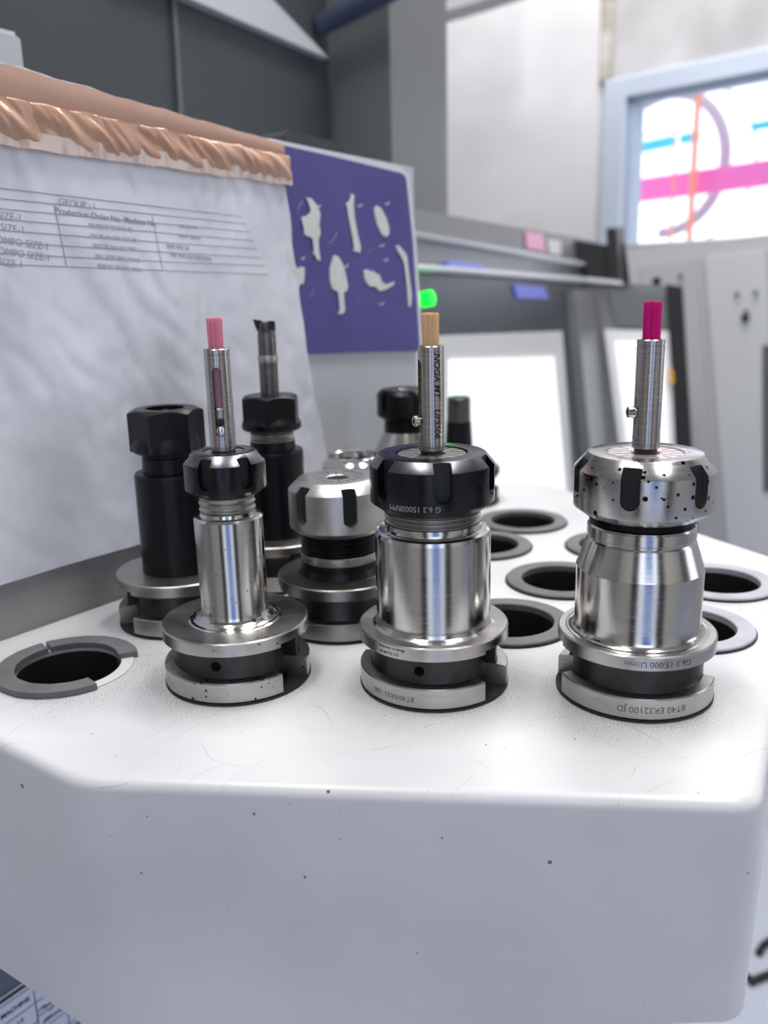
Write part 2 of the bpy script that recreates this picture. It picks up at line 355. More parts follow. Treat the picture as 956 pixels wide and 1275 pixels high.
# machining centre with its sloping doors
mc = thing('machining_centre', 'grey machining centre with sloping doors and bright windows in the background', 'machine')
P2, n2 = plane_from(525, 400, 1.0, 23, tilt=math.radians(9))
pane_px('door_panel', [(508, 326), (729, 349), (781, 660), (508, 660)], P2, n2, 0.0, 0.05, DSTEEL, mc)
pane_px('door_ledge', [(508, 327), (729, 345), (729, 351), (508, 334)], P2, n2, 0.012, 0.03, LEDGE, mc, 0.002)
pane_px('upper_band', [(508, 285), (729, 325), (729, 346), (508, 329)], P2, n2, -0.012, 0.05, SHEETM, mc)
pane_px('band_edge', [(508, 287), (748, 330), (748, 334), (508, 291)], P2, n2, 0.0, 0.03, LEDGE, mc, 0.002)
pane_px('top_beam', [(508, 259), (745, 300.5), (745, 331), (508, 289)], P2, n2, -0.02, 0.06, MID, mc)
pane_px('pink_reflection', [(655, 288), (677, 292), (679, 314), (657, 309)], P2, n2, -0.016, 0.003, mat('pink_reflection', (222, 160, 190), 0.5), mc)  # pink reflection on the beam, painted as a flat patch
pane_px('white_sticker', [(682, 297), (698, 300), (699, 318), (684, 315)], P2, n2, -0.016, 0.003, mat('white_sticker', (205, 203, 206), 0.5), mc)
fr = pane_px('window_frame', [(512, 419), (700, 412), (716, 660), (512, 660)], P2, n2, 0.008, 0.02, PALE, mc)
LIT = mat('lit_window', (244, 245, 246), 0.25, emit=(245, 248, 252), estr=0.35)
pane_px('window_pane', [(561, 447), (690, 444), (709, 660), (561, 660)], P2, n2, 0.011, 0.01, LIT, fr)
pane_px('door_column', [(716, 360), (738, 360), (774, 660), (744, 660)], P2, n2, 0.02, 0.03, SHEETM, mc, 0.003)
lampc = on_plane(537, 371, P2 + n2*0.012, n2)
bm = turned([(0, 0.003), (0.006, 0.0025), (0.0085, 0.001), (0.0085, -0.02), (0, -0.02)], 32)
g = obj('green_indicator', bm, mat('green_lamp', (20, 235, 60), 0.3, emit=(10, 240, 50), estr=1.6), mc, lampc)
g.rotation_mode = 'QUATERNION'; g.rotation_quaternion = n2.to_track_quat('Z', 'Y')
gl = bpy.data.lights.new('green_glow', 'POINT'); gl.color = (0.02, 1.0, 0.12); gl.energy = 0.016; gl.shadow_soft_size = 0.006
glo = bpy.data.objects.new('green_glow', gl); COL.objects.link(glo); glo.location = lampc + n2*0.022
BLUEREFL = mat('blue_reflection_glow', (86, 94, 176), 0.35, emit=(110, 118, 215), estr=0.25)  # blue reflections in the sheet steel, painted as glowing patches
pane_px('blue_reflection_patch', [(640, 354), (678, 357), (683, 372), (645, 371)], P2, n2, 0.004, 0.006, BLUEREFL, mc)
pane_px('blue_reflection_strip', [(558, 325), (602, 329), (602, 334), (558, 331)], P2, n2, 0.0, 0.03, BLUEREFL, mc)
# the machine's end face with the second door
c2 = on_plane(729, 349, P2, n2); a2 = math.radians(23)
n3 = (Vector((-math.sin(a2), -math.cos(a2), 0))*math.cos(0.16) + Vector((0, 0, math.sin(0.16)))).normalized()
P3 = c2
pane_px('end_panel', [(729, 349), (848, 358), (868, 680), (760, 680)], P3, n3, 0.0, 0.04, SHEETM, mc)
pane_px('end_ledge', [(727, 345), (776, 350), (776, 355), (727, 351)], P3, n3, 0.012, 0.03, LEDGE, mc, 0.002)
pane_px('end_header', [(757, 361), (838, 368), (842, 409), (768, 406)], P3, n3, 0.01, 0.02, MID, mc)
fr2 = pane_px('end_window', [(752, 410), (834, 412), (846, 680), (787, 680)], P3, n3, 0.012, 0.02, WHITEP, mc)
pane_px('end_pane', [(764, 425), (826, 427), (838, 680), (795, 680)], P3, n3, 0.015, 0.02, LIT, fr2)
pane_px('door_seal', [(829, 354), (849, 357), (868, 680), (850, 680)], P3, n3, 0.02, 0.03, BLK, mc)
pane_px('orange_sticker', [(832, 460), (838, 460), (839, 478), (834, 478)], P3, n3, 0.024, 0.004, mat('orange_sticker', (240, 170, 60), 0.5), mc)
# black bracket and hose clip on the machine's ledge
br = thing('black_bracket', 'black upright bracket on the ledge of the grey machine, under the window', 'bracket')
pane_px('base_block', [(706, 297), (764, 306), (772, 349), (700, 344)], P3, n3, -0.02, 0.04, BLK, br, 0.003)
pane_px('upright', [(754, 284), (766, 283), (770, 350), (758, 350)], P3, n3, 0.0, 0.02, BLK, br, 0.002)
pane_px('grey_leaf', [(767, 282), (777, 283), (781, 346), (770, 346)], P3, n3, -0.01, 0.01, SHEETM, br, 0.001)
pane_px('black_leaf', [(773, 300), (778, 304), (784, 352), (774, 352)], P3, n3, 0.012, 0.008, BLK, br, 0.001)
# pale switch cabinet below the window
P4, n4 = None, None
P4 = wp(880, 500, 0.42)
n4 = (WN*math.cos(0.11) + Vector((0, 0, math.sin(0.11)))).normalized()
kc = thing('switch_cabinet', 'pale grey switch cabinet with locked doors below the window', 'cabinet')
GREYP = mat('grey_cabinet_paint', (178, 180, 183), 0.4, noise=0.05, nscale=4)
GREYD = mat('grey_door_paint', (192, 194, 198), 0.28, noise=0.05, nscale=4)
pane_px('cabinet_body', [(770, 312), (1060, 280), (1060, 760), (790, 760)], P4, n4, 0.0, 0.3, GREYP, kc)
d1 = pane_px('cabinet_door', [(795, 330), (867, 322), (901, 760), (820, 760)], P4, n4, 0.008, 0.02, mat('grey_door_paint_dull', (170, 172, 175), 0.4), kc, 0.002)
d2 = pane_px('cabinet_door', [(876, 319), (953, 310), (975, 760), (911, 760)], P4, n4, 0.012, 0.02, GREYD, kc, 0.003)
pane_px('vent_slot', [(949, 430), (985, 428), (992, 610), (950, 612)], P4, n4, 0.016, 0.01, mat('slot_grey', (86, 88, 92), 0.5), kc)
def knob(px, py, r, m, parent, ln=0.012):
    p = on_plane(px, py, P4 + n4*0.012, n4)
    o = obj('knob', turned([(0, ln), (r*0.8, ln), (r, ln*0.7), (r, 0), (r*1.3, 0), (r*1.3, -0.004), (0, -0.004)], 24), m, parent, p)
    o.rotation_mode = 'QUATERNION'; o.rotation_quaternion = n4.to_track_quat('Z', 'Y')
KN = mat('grey_knob', (120, 121, 124), 0.4)
knob(918, 366, 0.0045, KN, d2); knob(941, 364, 0.0045, KN, d2); knob(928, 396, 0.008, BLK, d2); knob(929, 388, 0.005, KN, d2)
knob(817, 350, 0.008, BLK, d1); knob(847, 343, 0.004, KN, d1)

# ------------------------------------------------------------------ the cart
def table_material():
    m = bpy.data.materials.new('scuffed_white_enamel'); m.use_nodes = True; nt = m.node_tree; N = nt.nodes; L = nt.links
    b = N['Principled BSDF']; b.inputs['Roughness'].default_value = 0.32; b.inputs['Specular IOR Level'].default_value = 0.45
    tc = N.new('ShaderNodeTexCoord')
    base = N.new('ShaderNodeTexNoise'); base.inputs['Scale'].default_value = 9; base.inputs['Detail'].default_value = 6
    L.new(tc.outputs['Object'], base.inputs['Vector'])
    r0 = N.new('ShaderNodeValToRGB'); r0.color_ramp.elements[0].position = 0.3; r0.color_ramp.elements[1].position = 0.62
    r0.color_ramp.elements[0].color = lin((205, 205, 208)); r0.color_ramp.elements[1].color = lin((221, 221, 223))
    L.new(base.outputs['Fac'], r0.inputs[0])
    # greasy grime around the sockets in use: nearest distance to each
    prev = None
    for (x, y, k) in GRIME:
        vd = N.new('ShaderNodeVectorMath'); vd.operation = 'DISTANCE'; vd.inputs[1].default_value = (x, y, T); L.new(tc.outputs['Object'], vd.inputs[0])
        ad = N.new('ShaderNodeMath'); ad.operation = 'ADD'; ad.inputs[1].default_value = k; L.new(vd.outputs['Value'], ad.inputs[0])
        if prev:
            mn = N.new('ShaderNodeMath'); mn.operation = 'MINIMUM'; L.new(prev, mn.inputs[0]); L.new(ad.outputs[0], mn.inputs[1]); prev = mn.outputs[0]
        else: prev = ad.outputs[0]
    n2 = N.new('ShaderNodeTexNoise'); n2.inputs['Scale'].default_value = 28; n2.inputs['Detail'].default_value = 5; L.new(tc.outputs['Object'], n2.inputs['Vector'])
    ma = N.new('ShaderNodeMath'); ma.operation = 'MULTIPLY_ADD'; ma.inputs[1].default_value = 0.035; L.new(n2.outputs['Fac'], ma.inputs[0]); L.new(prev, ma.inputs[2])
    mr = N.new('ShaderNodeMapRange'); mr.inputs['From Min'].default_value = 0.046; mr.inputs['From Max'].default_value = 0.074
    mr.inputs['To Min'].default_value = 1; mr.inputs['To Max'].default_value = 0; L.new(ma.outputs[0], mr.inputs['Value'])
    n3 = N.new('ShaderNodeTexNoise'); n3.inputs['Scale'].default_value = 1500; n3.inputs['Detail'].default_value = 2; L.new(tc.outputs['Object'], n3.inputs['Vector'])
    r3 = N.new('ShaderNodeMapRange'); r3.inputs['From Min'].default_value = 0.34; r3.inputs['From Max'].default_value = 0.85; L.new(n3.outputs['Fac'], r3.inputs['Value'])
    g = N.new('ShaderNodeMath'); g.operation = 'MULTIPLY'; L.new(mr.outputs[0], g.inputs[0]); L.new(r3.outputs[0], g.inputs[1])
    mx = N.new('ShaderNodeMix'); mx.data_type = 'RGBA'; mx.inputs['B'].default_value = lin((96, 95, 97)); L.new(g.outputs[0], mx.inputs['Factor']); L.new(r0.outputs[0], mx.inputs['A'])
    sx = N.new('ShaderNodeSeparateXYZ'); L.new(tc.outputs['Object'], sx.inputs[0]); topm = N.new('ShaderNodeMath'); topm.operation = 'GREATER_THAN'; topm.inputs[1].default_value = T - 0.003; L.new(sx.outputs['Z'], topm.inputs[0])
    # scratches: two thin crossing line families, broken up by noise
    last = mx.outputs['Result']
    for ang, sc, thr in ((0.5, 26, 0.9932), (-0.9, 21, 0.9935), (1.35, 17, 0.9938)):
        mp = N.new('ShaderNodeMapping'); mp.inputs['Rotation'].default_value = (0, 0, ang); mp.inputs['Scale'].default_value = (1, 1, 0); L.new(tc.outputs['Object'], mp.inputs['Vector'])
        wv = N.new('ShaderNodeTexWave'); wv.wave_profile = 'SIN'; wv.inputs['Scale'].default_value = sc; wv.inputs['Distortion'].default_value = 6
        wv.inputs['Detail'].default_value = 1; wv.inputs['Detail Scale'].default_value = 1.2; L.new(mp.outputs[0], wv.inputs['Vector'])
        gt = N.new('ShaderNodeMath'); gt.operation = 'GREATER_THAN'; gt.inputs[1].default_value = thr*1.006; L.new(wv.outputs['Fac'], gt.inputs[0])
        nb = N.new('ShaderNodeTexNoise'); nb.inputs['Scale'].default_value = 30; L.new(mp.outputs[0], nb.inputs['Vector'])
        g2 = N.new('ShaderNodeMath'); g2.operation = 'GREATER_THAN'; g2.inputs[1].default_value = 0.60; L.new(nb.outputs['Fac'], g2.inputs[0])
        mu = N.new('ShaderNodeMath'); mu.operation = 'MULTIPLY'; L.new(gt.outputs[0], mu.inputs[0]); L.new(g2.outputs[0], mu.inputs[1])
        mu2 = N.new('ShaderNodeMath'); mu2.operation = 'MULTIPLY'; mu2.inputs[1].default_value = 0.5; L.new(mu.outputs[0], mu2.inputs[0])
        m2 = N.new('ShaderNodeMix'); m2.data_type = 'RGBA'; m2.inputs['B'].default_value = lin((120, 120, 124)); mu3 = N.new('ShaderNodeMath'); mu3.operation = 'MULTIPLY'; L.new(mu2.outputs[0], mu3.inputs[0]); L.new(topm.outputs[0], mu3.inputs[1]); L.new(mu3.outputs[0], m2.inputs['Factor']); L.new(last, m2.inputs['A'])
        last = m2.outputs['Result']
    L.new(last, b.inputs['Base Color'])
    add_pits(m, 110, -0.022, (90, 90, 94)); add_pits(m, 170, -0.012, (130, 130, 134))
    return m
# sockets: (x, y) and what they hold
S_HOLE0, S_L, S_C, S_R = (-0.1456, 0.3652), (-0.0659, 0.3548), (0.0199, 0.3451), (0.1024, 0.3323)
S_B1, S_S, S_H2, S_HB = (-0.1064, 0.4262), (-0.0224, 0.4152), (0.0610, 0.4059), (0.1465, 0.3940)
S_B2, S_T, S_H3, S_HA = (-0.0623, 0.4871), (0.0195, 0.4770), (0.0999, 0.4673), (0.1851, 0.4577)
S_RT, S_H4, S_H4b = (-0.0180, 0.5490), (0.0640, 0.5390), (0.1470, 0.5300)
S_T5, S_H5, S_TP = (0.0165, 0.6060), (0.0985, 0.5955), (0.0595, 0.6650)
SOCK = [S_HOLE0, S_L, S_C, S_R, S_B1, S_S, S_H2, S_HB, S_B2, S_T, S_H3, S_HA, S_RT, S_H4, S_H4b, S_T5, S_H5, S_TP]
GRIME = [(S_L[0], S_L[1], 0.0), (S_C[0] + 0.006, S_C[1] - 0.002, 0.002), (S_R[0] - 0.004, S_R[1] - 0.004, 0.0), (S_HOLE0[0] + 0.012, S_HOLE0[1] - 0.003, -0.002),
         (S_B1[0], S_B1[1], 0.0), ((S_L[0] + S_HOLE0[0])/2, S_L[1], 0.012)]
POLY = [(-0.1099, 0.2707, -0.113), (0.1200, 0.2465, -0.0865), (0.244, 0.4885, -0.0865), (0.142, 0.7155, -0.09), (0.051, 0.7220, -0.10), (-0.228, 0.356, -0.121)]
cart = thing('tool_cart', 'white enamelled tool cart top with round sockets and folded apron', 'tool cart')
def inset(poly, d):
    out = []; n = len(poly)
    for i in range(n):
        p0, p1, p2 = [Vector(poly[(i+k) % n][:2]) for k in (-1, 0, 1)]
        e1 = (p1 - p0).normalized(); e2 = (p2 - p1).normalized()
        n1_ = Vector((-e1.y, e1.x)); n2_ = Vector((-e2.y, e2.x)); k = 1 + n1_.dot(n2_)
        out.append(p1 + (n1_ + n2_)*(d/k))
    return out
def round_poly(poly, r, seg=6):
    out = []; n = len(poly)
    for i in range(n):
        p0, p1, p2 = [Vector(poly[(i+k) % n][:2]) for k in (-1, 0, 1)]; zb_ = poly[i][2]
        a = (p0 - p1).normalized(); b_ = (p2 - p1).normalized()
        for k in range(seg + 1):
            t = k/seg; q = (p1 + a*r)*(1-t)**2 + p1*(2*t*(1-t)) + (p1 + b_*r)*t**2
            out.append((q.x, q.y, zb_))
    return out
RP = round_poly(POLY, 0.010)
bm = bmesh.new(); rows = []
fr_ = 0.0045
levels = [(0.0, None)] + [(fr_*(1 - math.cos(a)), T - fr_ + fr_*math.sin(a)) for a in [PI/2*k/6 for k in range(7)]]
for d, z in levels:
    q = inset(RP, d); rows.append([bm.verts.new((p.x, p.y, (T + RP[i][2]) if z is None else z)) for i, p in enumerate(q)])
n = len(RP)
for A, B in zip(rows[:-1], rows[1:]):
    for i in range(n): bm.faces.new([A[i], A[(i+1) % n], B[(i+1) % n], B[i]])
bm.faces.new(rows[-1]); bm.faces.new(rows[0][::-1])
cut = bmesh.new()
for x, y in SOCK:
    q = bmesh.new(); lathe(q, [(0, T - 0.075), (0.0262, T - 0.075), (0.0262, T + 0.02), (0, T + 0.02)], 48)
    bmesh.ops.translate(q, verts=q.verts[:], vec=(x, y, 0)); me = bpy.data.meshes.new('t'); q.to_mesh(me); q.free(); cut.from_mesh(me); bpy.data.meshes.remove(me)
obj('table_top', boolean(bm, cut), table_material(), cart, angle=40)
# socket rings
def ring_bm(arcs, hh=0.0022, ro=0.0310, jag=0.0):
    bm = bmesh.new(); prof_top = [(0.0224, -0.05), (0.0224, hh - 0.0004), (0.0228, hh), (ro - 0.0005, hh), (ro, hh - 0.0005), (ro, 0.0002), (0.0258, 0.0002), (0.0258, -0.05), (0.0224, -0.05)]
    if arcs is None: lathe(bm, prof_top, 72)
    else:
        for a0, a1 in arcs: lathe(bm, prof_top[:-1] + [prof_top[0]], 72, a0, a1) if False else lathe(bm, [(0.0224, 0.0003), (0.0224, hh), (ro, hh), (ro, 0.0003)], 72, a0, a1)
    return bm
ring_mesh = None
for i, (x, y) in enumerate(SOCK):
    if (x, y) == S_HOLE0: continue
    pale = (x, y) in (S_HA, S_HB)
    used = (x, y) in (S_L, S_C, S_R, S_B1, S_S, S_B2, S_RT, S_T5, S_TP)
    if (ring_mesh is None and not used) or pale:
        o = obj('socket_ring', ring_bm(None), RINGL if pale else RING, cart, (x, y, T))
        if not pale: ring_mesh = o.data
    elif used: o = obj('socket_ring', ring_bm(None, 0.0005), RING, cart, (x, y, T))
    else:
        o = bpy.data.objects.new('socket_ring', ring_mesh); COL.objects.link(o); o.parent = cart; o.location = (x, y, T)
    if used: continue
    s = bmesh.new(); lathe(s, [(0.0305, 0.0001), (0.0316, 0.0001), (0.0316, 0.0010), (0.0305, 0.0010), (0.0305, 0.0001)], 64)
    s = obj('gasket', s, RUBBER, o)
# the broken ring at the left: two pieces left, the sleeve bare on the right
bk = obj('broken_socket_ring', ring_bm([(math.radians(20), math.radians(128)), (math.radians(131), math.radians(312))], 0.0030), RING, cart, (S_HOLE0[0], S_HOLE0[1], T)); bk['label'] = 'dark plastic ring with its right part broken away'
for v in bk.data.vertices:      # ragged fracture
    v.co.x += random.uniform(-0.0002, 0.0002); v.co.y += random.uniform(-0.0002, 0.0002)
bm = bmesh.new(); lathe(bm, [(0.0235, -0.05), (0.0235, 0.0005), (0.0290, 0.0005), (0.0290, 0.0001), (0.0262, 0.0001), (0.0262, -0.05), (0.0235, -0.05)], 72)
o = obj('socket_sleeve', bm, mat('pale_sleeve', (205, 205, 207), 0.5), cart, (S_HOLE0[0], S_HOLE0[1], T)); o['label'] = 'pale sleeve rim bared by the broken ring'
liner = None
for x, y in SOCK:
    if liner is None:
        bm = bmesh.new(); lathe(bm, [(0.0221, -0.0012), (0.0215, -0.070), (0, -0.070), (0, -0.072), (0.0223, -0.072), (0.0223, -0.0012), (0.0221, -0.0012)], 48)
        o = obj('socket_liner', bm, RUBBER, cart, (x, y, T)); liner = o.data
    else:
        o = bpy.data.objects.new('socket_liner', liner); COL.objects.link(o); o.parent = cart; o.location = (x, y, T)
# plinth under the table top
bm = turned([(0, 0), (0.16, 0), (0.16, 0.03), (0.05, 0.05), (0.05, T - 0.08), (0, T - 0.08)], 48); bmesh.ops.translate(bm, verts=bm.verts[:], vec=(0.09, 0.56, 0)); obj('pedestal', bm, MID, cart)
# back panel on the left edge
PANEL = mat('pale_back_panel', (196, 199, 203), 0.42, noise=0.05, nscale=6)
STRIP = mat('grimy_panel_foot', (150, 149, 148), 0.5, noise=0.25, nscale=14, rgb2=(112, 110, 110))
bm = prism([panel_pt(-0.16, -0.02), panel_pt(0.292, -0.02), panel_pt(0.292, 0.2505), panel_pt(-0.16, 0.2605)], -NP*0.006)
obj('back_panel', bm, PANEL, cart)
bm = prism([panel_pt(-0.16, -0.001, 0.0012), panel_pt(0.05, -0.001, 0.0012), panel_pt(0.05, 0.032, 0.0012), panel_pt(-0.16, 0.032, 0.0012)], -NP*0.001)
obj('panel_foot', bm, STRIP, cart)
bm = prism([on_plane(x, y, A0 - NP*0.03, NP) for x, y in ((350, 196), (353, 170), (362, 161), (424, 178), (432, 188), (432, 210))], -NP*0.03)
bmesh.ops.bevel(bm, geom=bm.edges[:], offset=0.0015, segments=2, affect='EDGES')
tag(obj('dark_block', bm, mat('dark_block', (62, 64, 66), 0.5)), 'dark grey block just above the blue poster edge', 'block')

# ------------------------------------------------------------------ plastic pocket with the printed form, tape
def wr(s, z):        # wrinkles of the pocket, height above the panel
    import mathutils.noise as mn
    v = mn.noise(Vector((s*22 + z*9, z*7, 0)))*0.0018 + abs(mn.noise(Vector((s*50 + z*30, z*20 - s*12, 3))))*0.0010 + mn.noise(Vector((s*140, z*90, 7)))*0.00025
    e = max(0, (s - 0.10)/0.06)*max(0, (0.16 - z)/0.13)
    return 0.0045 + v + 0.006*e*e*0.6
def pocket_edge(z):  # right border of the pocket
    k = (0.235 - z)/0.206; return 0.1475 + 0.030*k - 0.004*math.sin(k*PI) + 0.0005*math.sin(z*190)
def pocket_map(u, z, lift=0.0):
    s = -0.155 + (pocket_edge(z) + 0.155)*u
    return panel_pt(s, z, wr(s, z) + lift)
POCK = mat('wrinkled_plastic_pocket', (234, 234, 241), 0.30, spec=0.5, noise=0.10, nscale=18, bump=0.35, bscale=60, coat=0.5, coatr=0.15, rgb2=(212, 213, 221), bstretch=(1, 1, 0.45))
pk = thing('document_pocket', 'wrinkled clear plastic pocket holding a printed form, on the back panel', 'document pocket', (0, 0, 0))
NU, NV = 150, 110
bm = bmesh.new(); G = [[bm.verts.new(pocket_map(i/NU, 0.0285 + (0.236 - 0.0285)*j/NV)) for j in range(NV + 1)] for i in range(NU + 1)]
for i in range(NU):
    for j in range(NV): bm.faces.new([G[i][j], G[i+1][j], G[i+1][j+1], G[i][j+1]])
rim = [G[i][0] for i in range(NU + 1)] + [G[NU][j] for j in range(1, NV + 1)] + [G[i][NV] for i in range(NU - 1, -1, -1)] + [G[0][j] for j in range(NV - 1, 0, -1)]
back = [bm.verts.new(v.co - NP*((v.co - A0).dot(NP) - 0.0015)) for v in rim]
for i in range(len(rim)): bm.faces.new([rim[i], back[i], back[(i+1) % len(rim)], rim[(i+1) % len(rim)]])
obj('pocket_sheet', bm, POCK, pk, angle=60)
# the form: rules and writing follow the pocket
def fpt(s, z): return panel_pt(s, z, wr(s, z) + 0.00025)
def px_sz(px, py):
    P = on_plane(px, py, A0 + NP*0.0045, NP) - A0; return P.dot(D), P.z
bm = bmesh.new()
def rule(p, q, w):
    (s0, z0), (s1, z1) = px_sz(*p), px_sz(*q); n = 30; d = Vector((s1-s0, z1-z0)); nn = Vector((-d.y, d.x)).normalized()*w/2; pr = None
    for i in range(n + 1):
        s, z = s0 + d.x*i/n, z0 + d.y*i/n
        cur = (bm.verts.new(fpt(s + nn.x, z + nn.y)), bm.verts.new(fpt(s - nn.x, z - nn.y)))
        if pr: bm.faces.new([pr[0], pr[1], cur[1], cur[0]])
        pr = cur
RY = [(234, 258), (247, 268), (260, 278.5), (273, 290), (287, 302), (301.5, 314), (316, 326), (329.5, 337)]
for i, (ya, yb) in enumerate(RY): rule((-10, ya - 1), (200, yb), 0.0005)
for i, (yb, yc) in enumerate(((258, 267), (268, 276), (278.5, 286), (290, 297), (302, 307), (314, 318), (326, 328), (337, 339))):
    rule((200, yb), (300 + i*5, yc + 3), 0.0004)
rule((68, 255), (84, 332), 0.0005); rule((189, 268), (201, 338), 0.0004)
obj('form_rules', bm, FORMINK, pk, smooth=False)
def form_text(s, px, py, size, bold=0.0, m=FORMINK, name='form_writing'):
    b = text_bm(s, size, 'LEFT', 0, bold); s0, z0 = px_sz(px, py); s1, z1 = px_sz(px + 60, py + 8.5)
    d = Vector((s1-s0, z1-z0)).normalized(); u = Vector((-d.y, d.x))
    for v in b.verts:
        p = Vector((s0, z0)) + d*v.co.x + u*v.co.y; v.co = fpt(p.x, p.y)
    return obj(name, b, m, pk, smooth=False)
form_text('GROUP : 1', 73, 251, 0.0045)
form_text('Production Order No.', 69, 262, 0.0041, 0.00008); form_text('Machine No.', 154, 273.5, 0.0041, 0.00008)
for s_, x, y in (('SIZE-1', -4, 267.5), ('SIZE-1', 0, 282.5), ('TRAY COMPO SIZE-1', -50, 292), ('TRAY COMPO SIZE-1', -48, 306), ('TRAY SIZE-1', -38, 321)):
    form_text(s_, x, y, 0.0047)
# print too faint to read: soft grey word bars
bm = bmesh.new(); rw = random.Random(3)
for x0, y0, x1 in ((110, 280, 166), (112, 293, 170), (115, 305, 171), (118, 318, 174), (121, 330, 176), (222, 281, 246), (222, 293, 250), (207, 306, 235), (212, 317, 262)):
    x = x0
    while x < x1:
        w = rw.uniform(5, 13); e = min(x + w, x1); rule((x, y0 + (x - x0)*0.11), (e, y0 + (e - x0)*0.11), rw.uniform(0.0015, 0.0021)); x = e + rw.uniform(1.2, 2.4)
obj('faint_print', bm, mat('faint_form_ink', (190, 190, 199), 0.7), pk, smooth=False)

TAPE = mat('brown_packing_tape', (206, 164, 138), 0.30, noise=0.35, nscale=26, coat=0.5, coatr=0.12, rgb2=(184, 138, 112), bump=0.3, bscale=120)
CARD = mat('brown_cardboard', (196, 158, 138), 0.6, noise=0.15, nscale=12, bump=0.2, bscale=60)
tp = thing('packing_tape', 'crumpled brown packing tape along the top edge of the document pocket', 'tape')
import mathutils.noise as mn
def ribbon(s0, s1, zf0, zf1, dep, nu, nv):
    bm = bmesh.new(); G = []
    for i in range(nu + 1):
        s = s0 + (s1 - s0)*i/nu; row = []
        for j in range(nv + 1):
            t = j/nv; z = zf0(s)*(1-t) + zf1(s)*t; row.append(bm.verts.new(panel_pt(s, z, dep(s, z, t))))
        G.append(row)
    for i in range(nu):
        for j in range(nv): bm.faces.new([G[i][j], G[i+1][j], G[i+1][j+1], G[i][j+1]])
    rim = [G[i][0] for i in range(nu + 1)] + [G[nu][j] for j in range(1, nv + 1)] + [G[i][nv] for i in range(nu - 1, -1, -1)] + [G[0][j] for j in range(nv - 1, 0, -1)]
    back = [bm.verts.new(v.co - NP*((v.co - A0).dot(NP) - 0.0008)) for v in rim]
    for i in range(len(rim)): bm.faces.new([rim[i], back[i], back[(i+1) % len(rim)], rim[(i+1) % len(rim)]])
    return bm
ztop = lambda s: 0.2655 - 0.0145*(s + 0.0334)/0.18 + 0.0008*mn.noise(Vector((s*60, 0, 0)))
zmid = lambda s: 0.2505 - 0.0075*(s + 0.0334)/0.18 + 0.0010*mn.noise(Vector((s*90, 5, 0)))
zlow = lambda s: 0.2320 - 0.0035*(s + 0.0334)/0.18 + 0.0012*mn.noise(Vector((s*50, 9, 0)))
obj('cardboard_strip', ribbon(-0.155, 0.146, zmid, ztop, lambda s, z, t: 0.0052 + 0.001*math.sin(t*PI) + 0.0005*mn.noise(Vector((s*40, z*40, 1))), 120, 10), CARD, tp, angle=60)
def crump(s, z, t):
    w = mn.noise(Vector((s*95 + z*120, z*60, 2)))*0.0030 + abs(mn.noise(Vector((s*190 + z*160, z*40, 4))))*0.0022
    return 0.0078 + w*math.sin(t*PI)**0.6 + 0.0016*math.sin(t*PI)
obj('crumpled_band', ribbon(-0.155, 0.1475, zlow, lambda s: zmid(s) + 0.001, crump, 260, 26), TAPE, tp, angle=70)
obj('clear_overhang', ribbon(-0.155, 0.1485, lambda s: zlow(s) - 0.0015, lambda s: zlow(s) + 0.006, lambda s, z, t: 0.0088 + 0.0010*mn.noise(Vector((s*160, z*60, 6))), 200, 6),
    mat('milky_tape', (216, 190, 178), 0.2, coat=0.6, noise=0.1, nscale=30, bump=0.2, bscale=150), tp, angle=70)
obj('film_edge', ribbon(-0.155, 0.142, lambda s: ztop(s) - 0.0006, lambda s: ztop(s) + 0.0004 + (0.0022 + 0.002*abs(mn.noise(Vector((s*60, 2, 0)))))*max(0, 1 - (s + 0.155)/0.18), lambda s, z, t: 0.0045 + 0.0006*mn.noise(Vector((s*160, z*60, 6))), 160, 4),
    mat('clear_film', (214, 206, 204), 0.15, coat=0.6), tp, angle=70)

# ------------------------------------------------------------------ blue poster with moulded white shapes
po = thing('blue_poster', 'blue board with white bone and leaf shapes, mounted beside the document pocket', 'poster')
PO = 0.0030
def po_pt(px, py, off): return on_plane(px, py, A0 + NP*off, NP)
def arc_corner(p0, p1, p2, r, n=6):
    p0, p1, p2 = Vector(p0), Vector(p1), Vector(p2); a = (p0-p1).normalized()*r; b_ = (p2-p1).normalized()*r
    return [tuple((p1+a)*(1-t)**2 + p1*2*t*(1-t) + (p1+b_)*t*t) for t in [k/n for k in range(n+1)]]
outl = [(335, 172), (420, 190)] + arc_corner((420, 190), (509, 211), (527, 438), 12) + [(518, 300), (527, 437), (450, 438), (335, 443)]
obj('board', prism([po_pt(x, y, PO) for x, y in outl], -NP*0.0026), mat('white_board', (222, 222, 228), 0.5), po)
outb = [(335, 177), (420, 196)] + arc_corner((420, 196), (505.5, 217), (523, 438), 9) + [(514, 300), (523, 437), (450, 438.5), (376, 441), (335, 442)]
obj('blue_print', prism([po_pt(x, y, PO + 0.0004) for x, y in outb], -NP*0.0004), mat('blue_print', (84, 78, 148), 0.4, noise=0.12, nscale=10, rgb2=(70, 62, 134)), po)
BONE = mat('white_moulding', (222, 224, 218), 0.4, noise=0.08, nscale=60)
def zpx(pts): return [(330 + x*210/956, 170 + y*210/956) for x, y in pts]   # traced in an enlarged view
